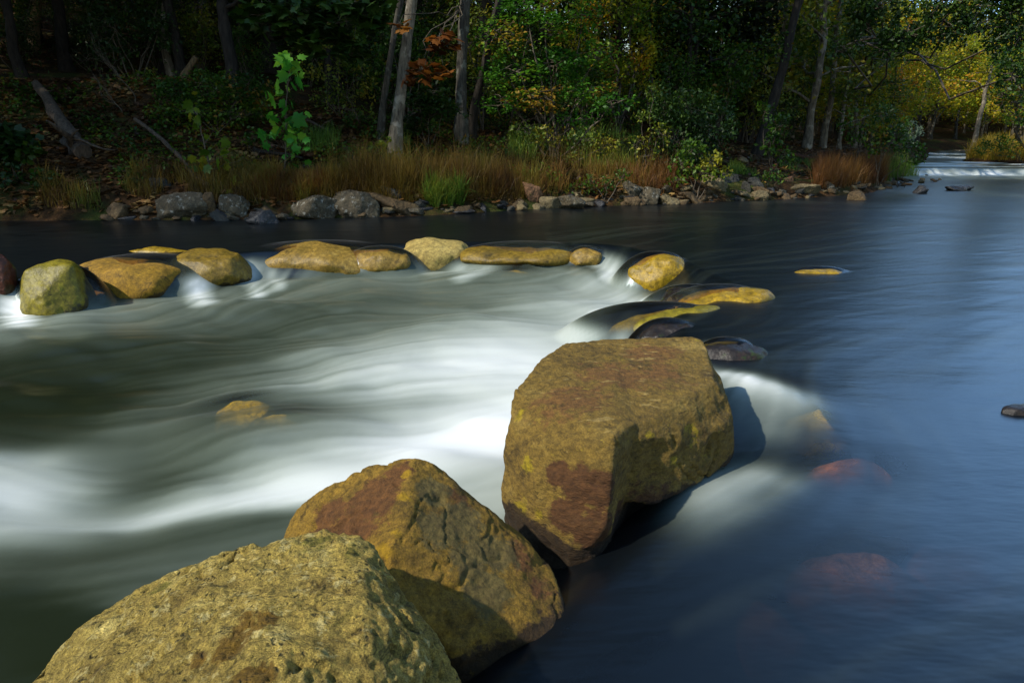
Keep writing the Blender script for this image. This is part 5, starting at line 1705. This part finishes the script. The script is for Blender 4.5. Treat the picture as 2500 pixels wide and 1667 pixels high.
# ---- the wood behind: a few kinds, each copied
def proto_tree(seed, bark, leaf, H, r, lo, length, nleaf, lsize, nb=18, name='forest_tree', spread=.35):
    return tree(name, 'proto', (0, 0, 0), (0.03, 0.02, 1), H, r, bark, leaf, lo=lo, nb=nb, length=length, nleaf=nleaf, lsize=lsize, seed=seed, sides=8, spread=spread)


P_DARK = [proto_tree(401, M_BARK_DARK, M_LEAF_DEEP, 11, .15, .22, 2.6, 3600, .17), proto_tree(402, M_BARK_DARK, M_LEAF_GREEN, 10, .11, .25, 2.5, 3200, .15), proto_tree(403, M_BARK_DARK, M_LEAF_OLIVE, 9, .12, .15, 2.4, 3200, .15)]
P_SUN = [proto_tree(411, M_BARK_GREY, M_LEAF_YELLOW, 8.5, .13, .12, 2.5, 4200, .17), proto_tree(412, M_BARK_PALE, M_LEAF_OLIVE, 9.5, .13, .14, 2.6, 4200, .17), proto_tree(413, M_BARK_RED, M_LEAF_GREEN, 10, .15, .2, 2.6, 4200, .17), proto_tree(414, M_BARK_PALE, M_LEAF_YELLOW, 6.5, .09, .1, 2.0, 3400, .15)]
def proto_bush(seed, leaf, lsize, r, h, n, tmpl=OVAL):
    g = np.random.default_rng(seed)
    root = thing('undergrowth_shrub', (0, 0, 0), 'proto', 'shrub')
    sb, lb = MB(), MB()
    for k in range(7):
        c = np.array([g.normal(0, r * .45), g.normal(0, r * .45), h * (.25 + .65 * g.random())])
        P = clump_pts(g, c, (r * .6, r * .6, h * .28), n // 7, 0.0, 1.6, .2)
        add_leaves(lb, P, lsize, tmpl, g, .5)
        limb(sb, (g.normal(0, .1), g.normal(0, .1), -.1), c, .03, .012, g, .2, 7, 5)
        for q in range(8):
            limb(sb, c, P[g.integers(len(P))], .010, .003, g, .25, 5, 4)
    sb.build('stem', M_TWIG, root, smooth=True)
    lb.build('foliage', leaf, root)
    return root


P_BUSH = [proto_bush(421, M_LEAF_DEEP, .11, 1.3, 3.2, 2600), proto_bush(422, M_LEAF_GREEN, .10, 1.2, 2.6, 2400), proto_bush(423, M_LEAF_OLIVE, .10, 1.3, 3.4, 2600), proto_bush(424, M_LEAF_ORANGE, .11, 1.0, 2.8, 1500), proto_bush(425, M_LEAF_YELLOW, .10, 1.3, 3.6, 2600)]
LB = ['deep green undergrowth among the shaded trunks', 'mid green undergrowth among the shaded trunks', 'olive undergrowth among the shaded trunks', 'orange brown undergrowth among the shaded trunks', 'golden undergrowth among the shaded trunks']
G1, G2 = 'shaded trees deeper in the left wood', 'sunlit autumn trees on the right hillside'
LD = ['dark green tree in the shaded wood behind the bank', 'slim grey stemmed tree in the shaded wood behind the bank', 'dull olive tree in the shaded wood behind the bank']
LS = ['yellow autumn tree on the sunlit hillside behind the bend', 'olive green tree on the sunlit hillside behind the bend', 'green tree with reddish trunk on the sunlit hillside behind the bend', 'small golden tree on the sunlit hillside behind the bend']
used = {}


def put(protos_, labels, group, k, x, y, sc, rz):
    o = protos_[k]
    loc = (x, y, gz(x, y) - .05)
    key = (group, k)
    if key not in used:
        used[key] = 1
        o.location = loc
        o.rotation_euler = (0, 0, rz)
        o.scale = (sc, sc, sc)
        o['label'] = labels[k]
        o['group'] = group
        return o
    return copy_tree(o, loc, rz, sc, labels[k], group)


rt = random.Random(12)
spots = []


def free(x, y, dmin):
    for a, b in spots:
        if (a - x) ** 2 + (b - y) ** 2 < dmin * dmin:
            return False
    spots.append((x, y))
    return True


cnt = 0
for _ in range(900):
    y = rt.uniform(17.5, 36)
    x = rt.uniform(-.85 * y - 3, min(.27 * y - .5, 6))
    d = float(signed(np.array([x]), np.array([y]), BANK)[0])
    if d < 5.2 or not free(x, y, 2.2):
        continue
    put(P_DARK, LD, G1, rt.choice([0, 0, 1, 2]), x, y, rt.uniform(.8, 1.25), rt.uniform(0, 6.3))
    cnt += 1
    if cnt > 75:
        break
cnt = 0
for _ in range(3000):
    y = rt.uniform(24, 75)
    x = rt.uniform(.34 * y, .82 * y + 4)
    dA = float(signed(np.array([x]), np.array([y]), BANK)[0])
    dB = float(signed(np.array([x]), np.array([y]), BANK2)[0])
    if max(dA, dB) < (1.6 if y > 30 else 2.5) or (dA > 0 and y < 25) or not free(x, y, 2.0):
        continue
    if dB > 0 and dB < (3.2 if y < 32.5 else 1.0):
        continue
    kk = rt.choice([0, 0, 1, 1, 2, 3, 3])
    cap = (1.5 + .19 * math.hypot(x, y) - gz(x, y)) / (8.5, 9.5, 10, 6.5)[kk] if x > .42 * y else 9
    put(P_SUN, LS, G2, kk, x, y, max(.34, min(cap, 9)) if cap < .8 else (rt.uniform(.75, 1.1) if x < .46 * y else rt.uniform(.6, .82)) * (1 + .004 * y), rt.uniform(0, 6.3))
    cnt += 1
    if cnt > 250:
        break
bush_spots = []
cnt = 0
for _ in range(2500):
    y = rt.uniform(16, 34)
    x = rt.uniform(-.8 * y - 1, .38 * y)
    d = float(signed(np.array([x]), np.array([y]), BANK)[0])
    if d < (4.6 if x > -.2 * y else 7.5) or any((a - x) ** 2 + (b - y) ** 2 < 1.7 ** 2 for a, b in bush_spots):
        continue
    u = x / y
    if u < -.2 and rt.random() < .35:
        continue
    bush_spots.append((x, y))
    k = rt.choices(range(5), (4, 2, 3, 1.2, .3) if u < -.05 else (1.5, 3, 3, 1.2, 3))[0]
    put(P_BUSH, LB, 'undergrowth of the shaded wood', k, x, y, rt.uniform(.6, 1.15) * (1 if u > -.2 else .8), rt.uniform(0, 6.3))
    cnt += 1
    if cnt > 150:
        break
for x, y, sc in ((3.2, 23, .9), (4.6, 24.5, .95), (6.2, 25, .9), (5.2, 21.8, .8), (2.0, 25, 1.0), (4.0, 28, 1.05)):
    put(P_DARK, LD, G1, int(x * 10) % 3, x, y, sc, x * y)
# tall trees of the left bank downstream, out of the frame, that shade the far bank
sh = 0
for x, y, sc in ((-13, 9.5, 1.15), (-14.5, 12, 1.3), (-12.5, 13.2, 1.2), (-16, 9, 1.4), (-17, 12, 1.5), (-11.5, 15, 1.3), (-15, 15.5, 1.5), (-19, 14.5, 1.7), (-20, 10.5, 1.7), (-13.5, 18, 1.4), (-18, 18, 1.7)):
    put(P_DARK, LD, G1, sh % 3, x, y, sc, x * y)
    sh += 1

# ---- small plants on the far right bank and at the point
cbk = on_ground(2350, 385, 10)
mb = MB()
c = at_y(2350, 376, cbk[1])
hx, hz = 30 / 1667 * cbk[1], 9 / 1667 * cbk[1]
me_pts = [np.array([c[0] + sx * hx, c[1] + sy * hx * .6, c[2] + sz * hz]) for sx in (-1, 1) for sy in (-1, 1) for sz in (-1.6, 1)]
me = rock_mesh('concrete_block', [me_pts], .04, 1, lambda V: .02 * fbm(V * 3, 3, 4), c)
rock_obj('concrete_block', me, M_S_GREY, c, 'grey concrete block on the sunlit bank across the bend', cat='block')
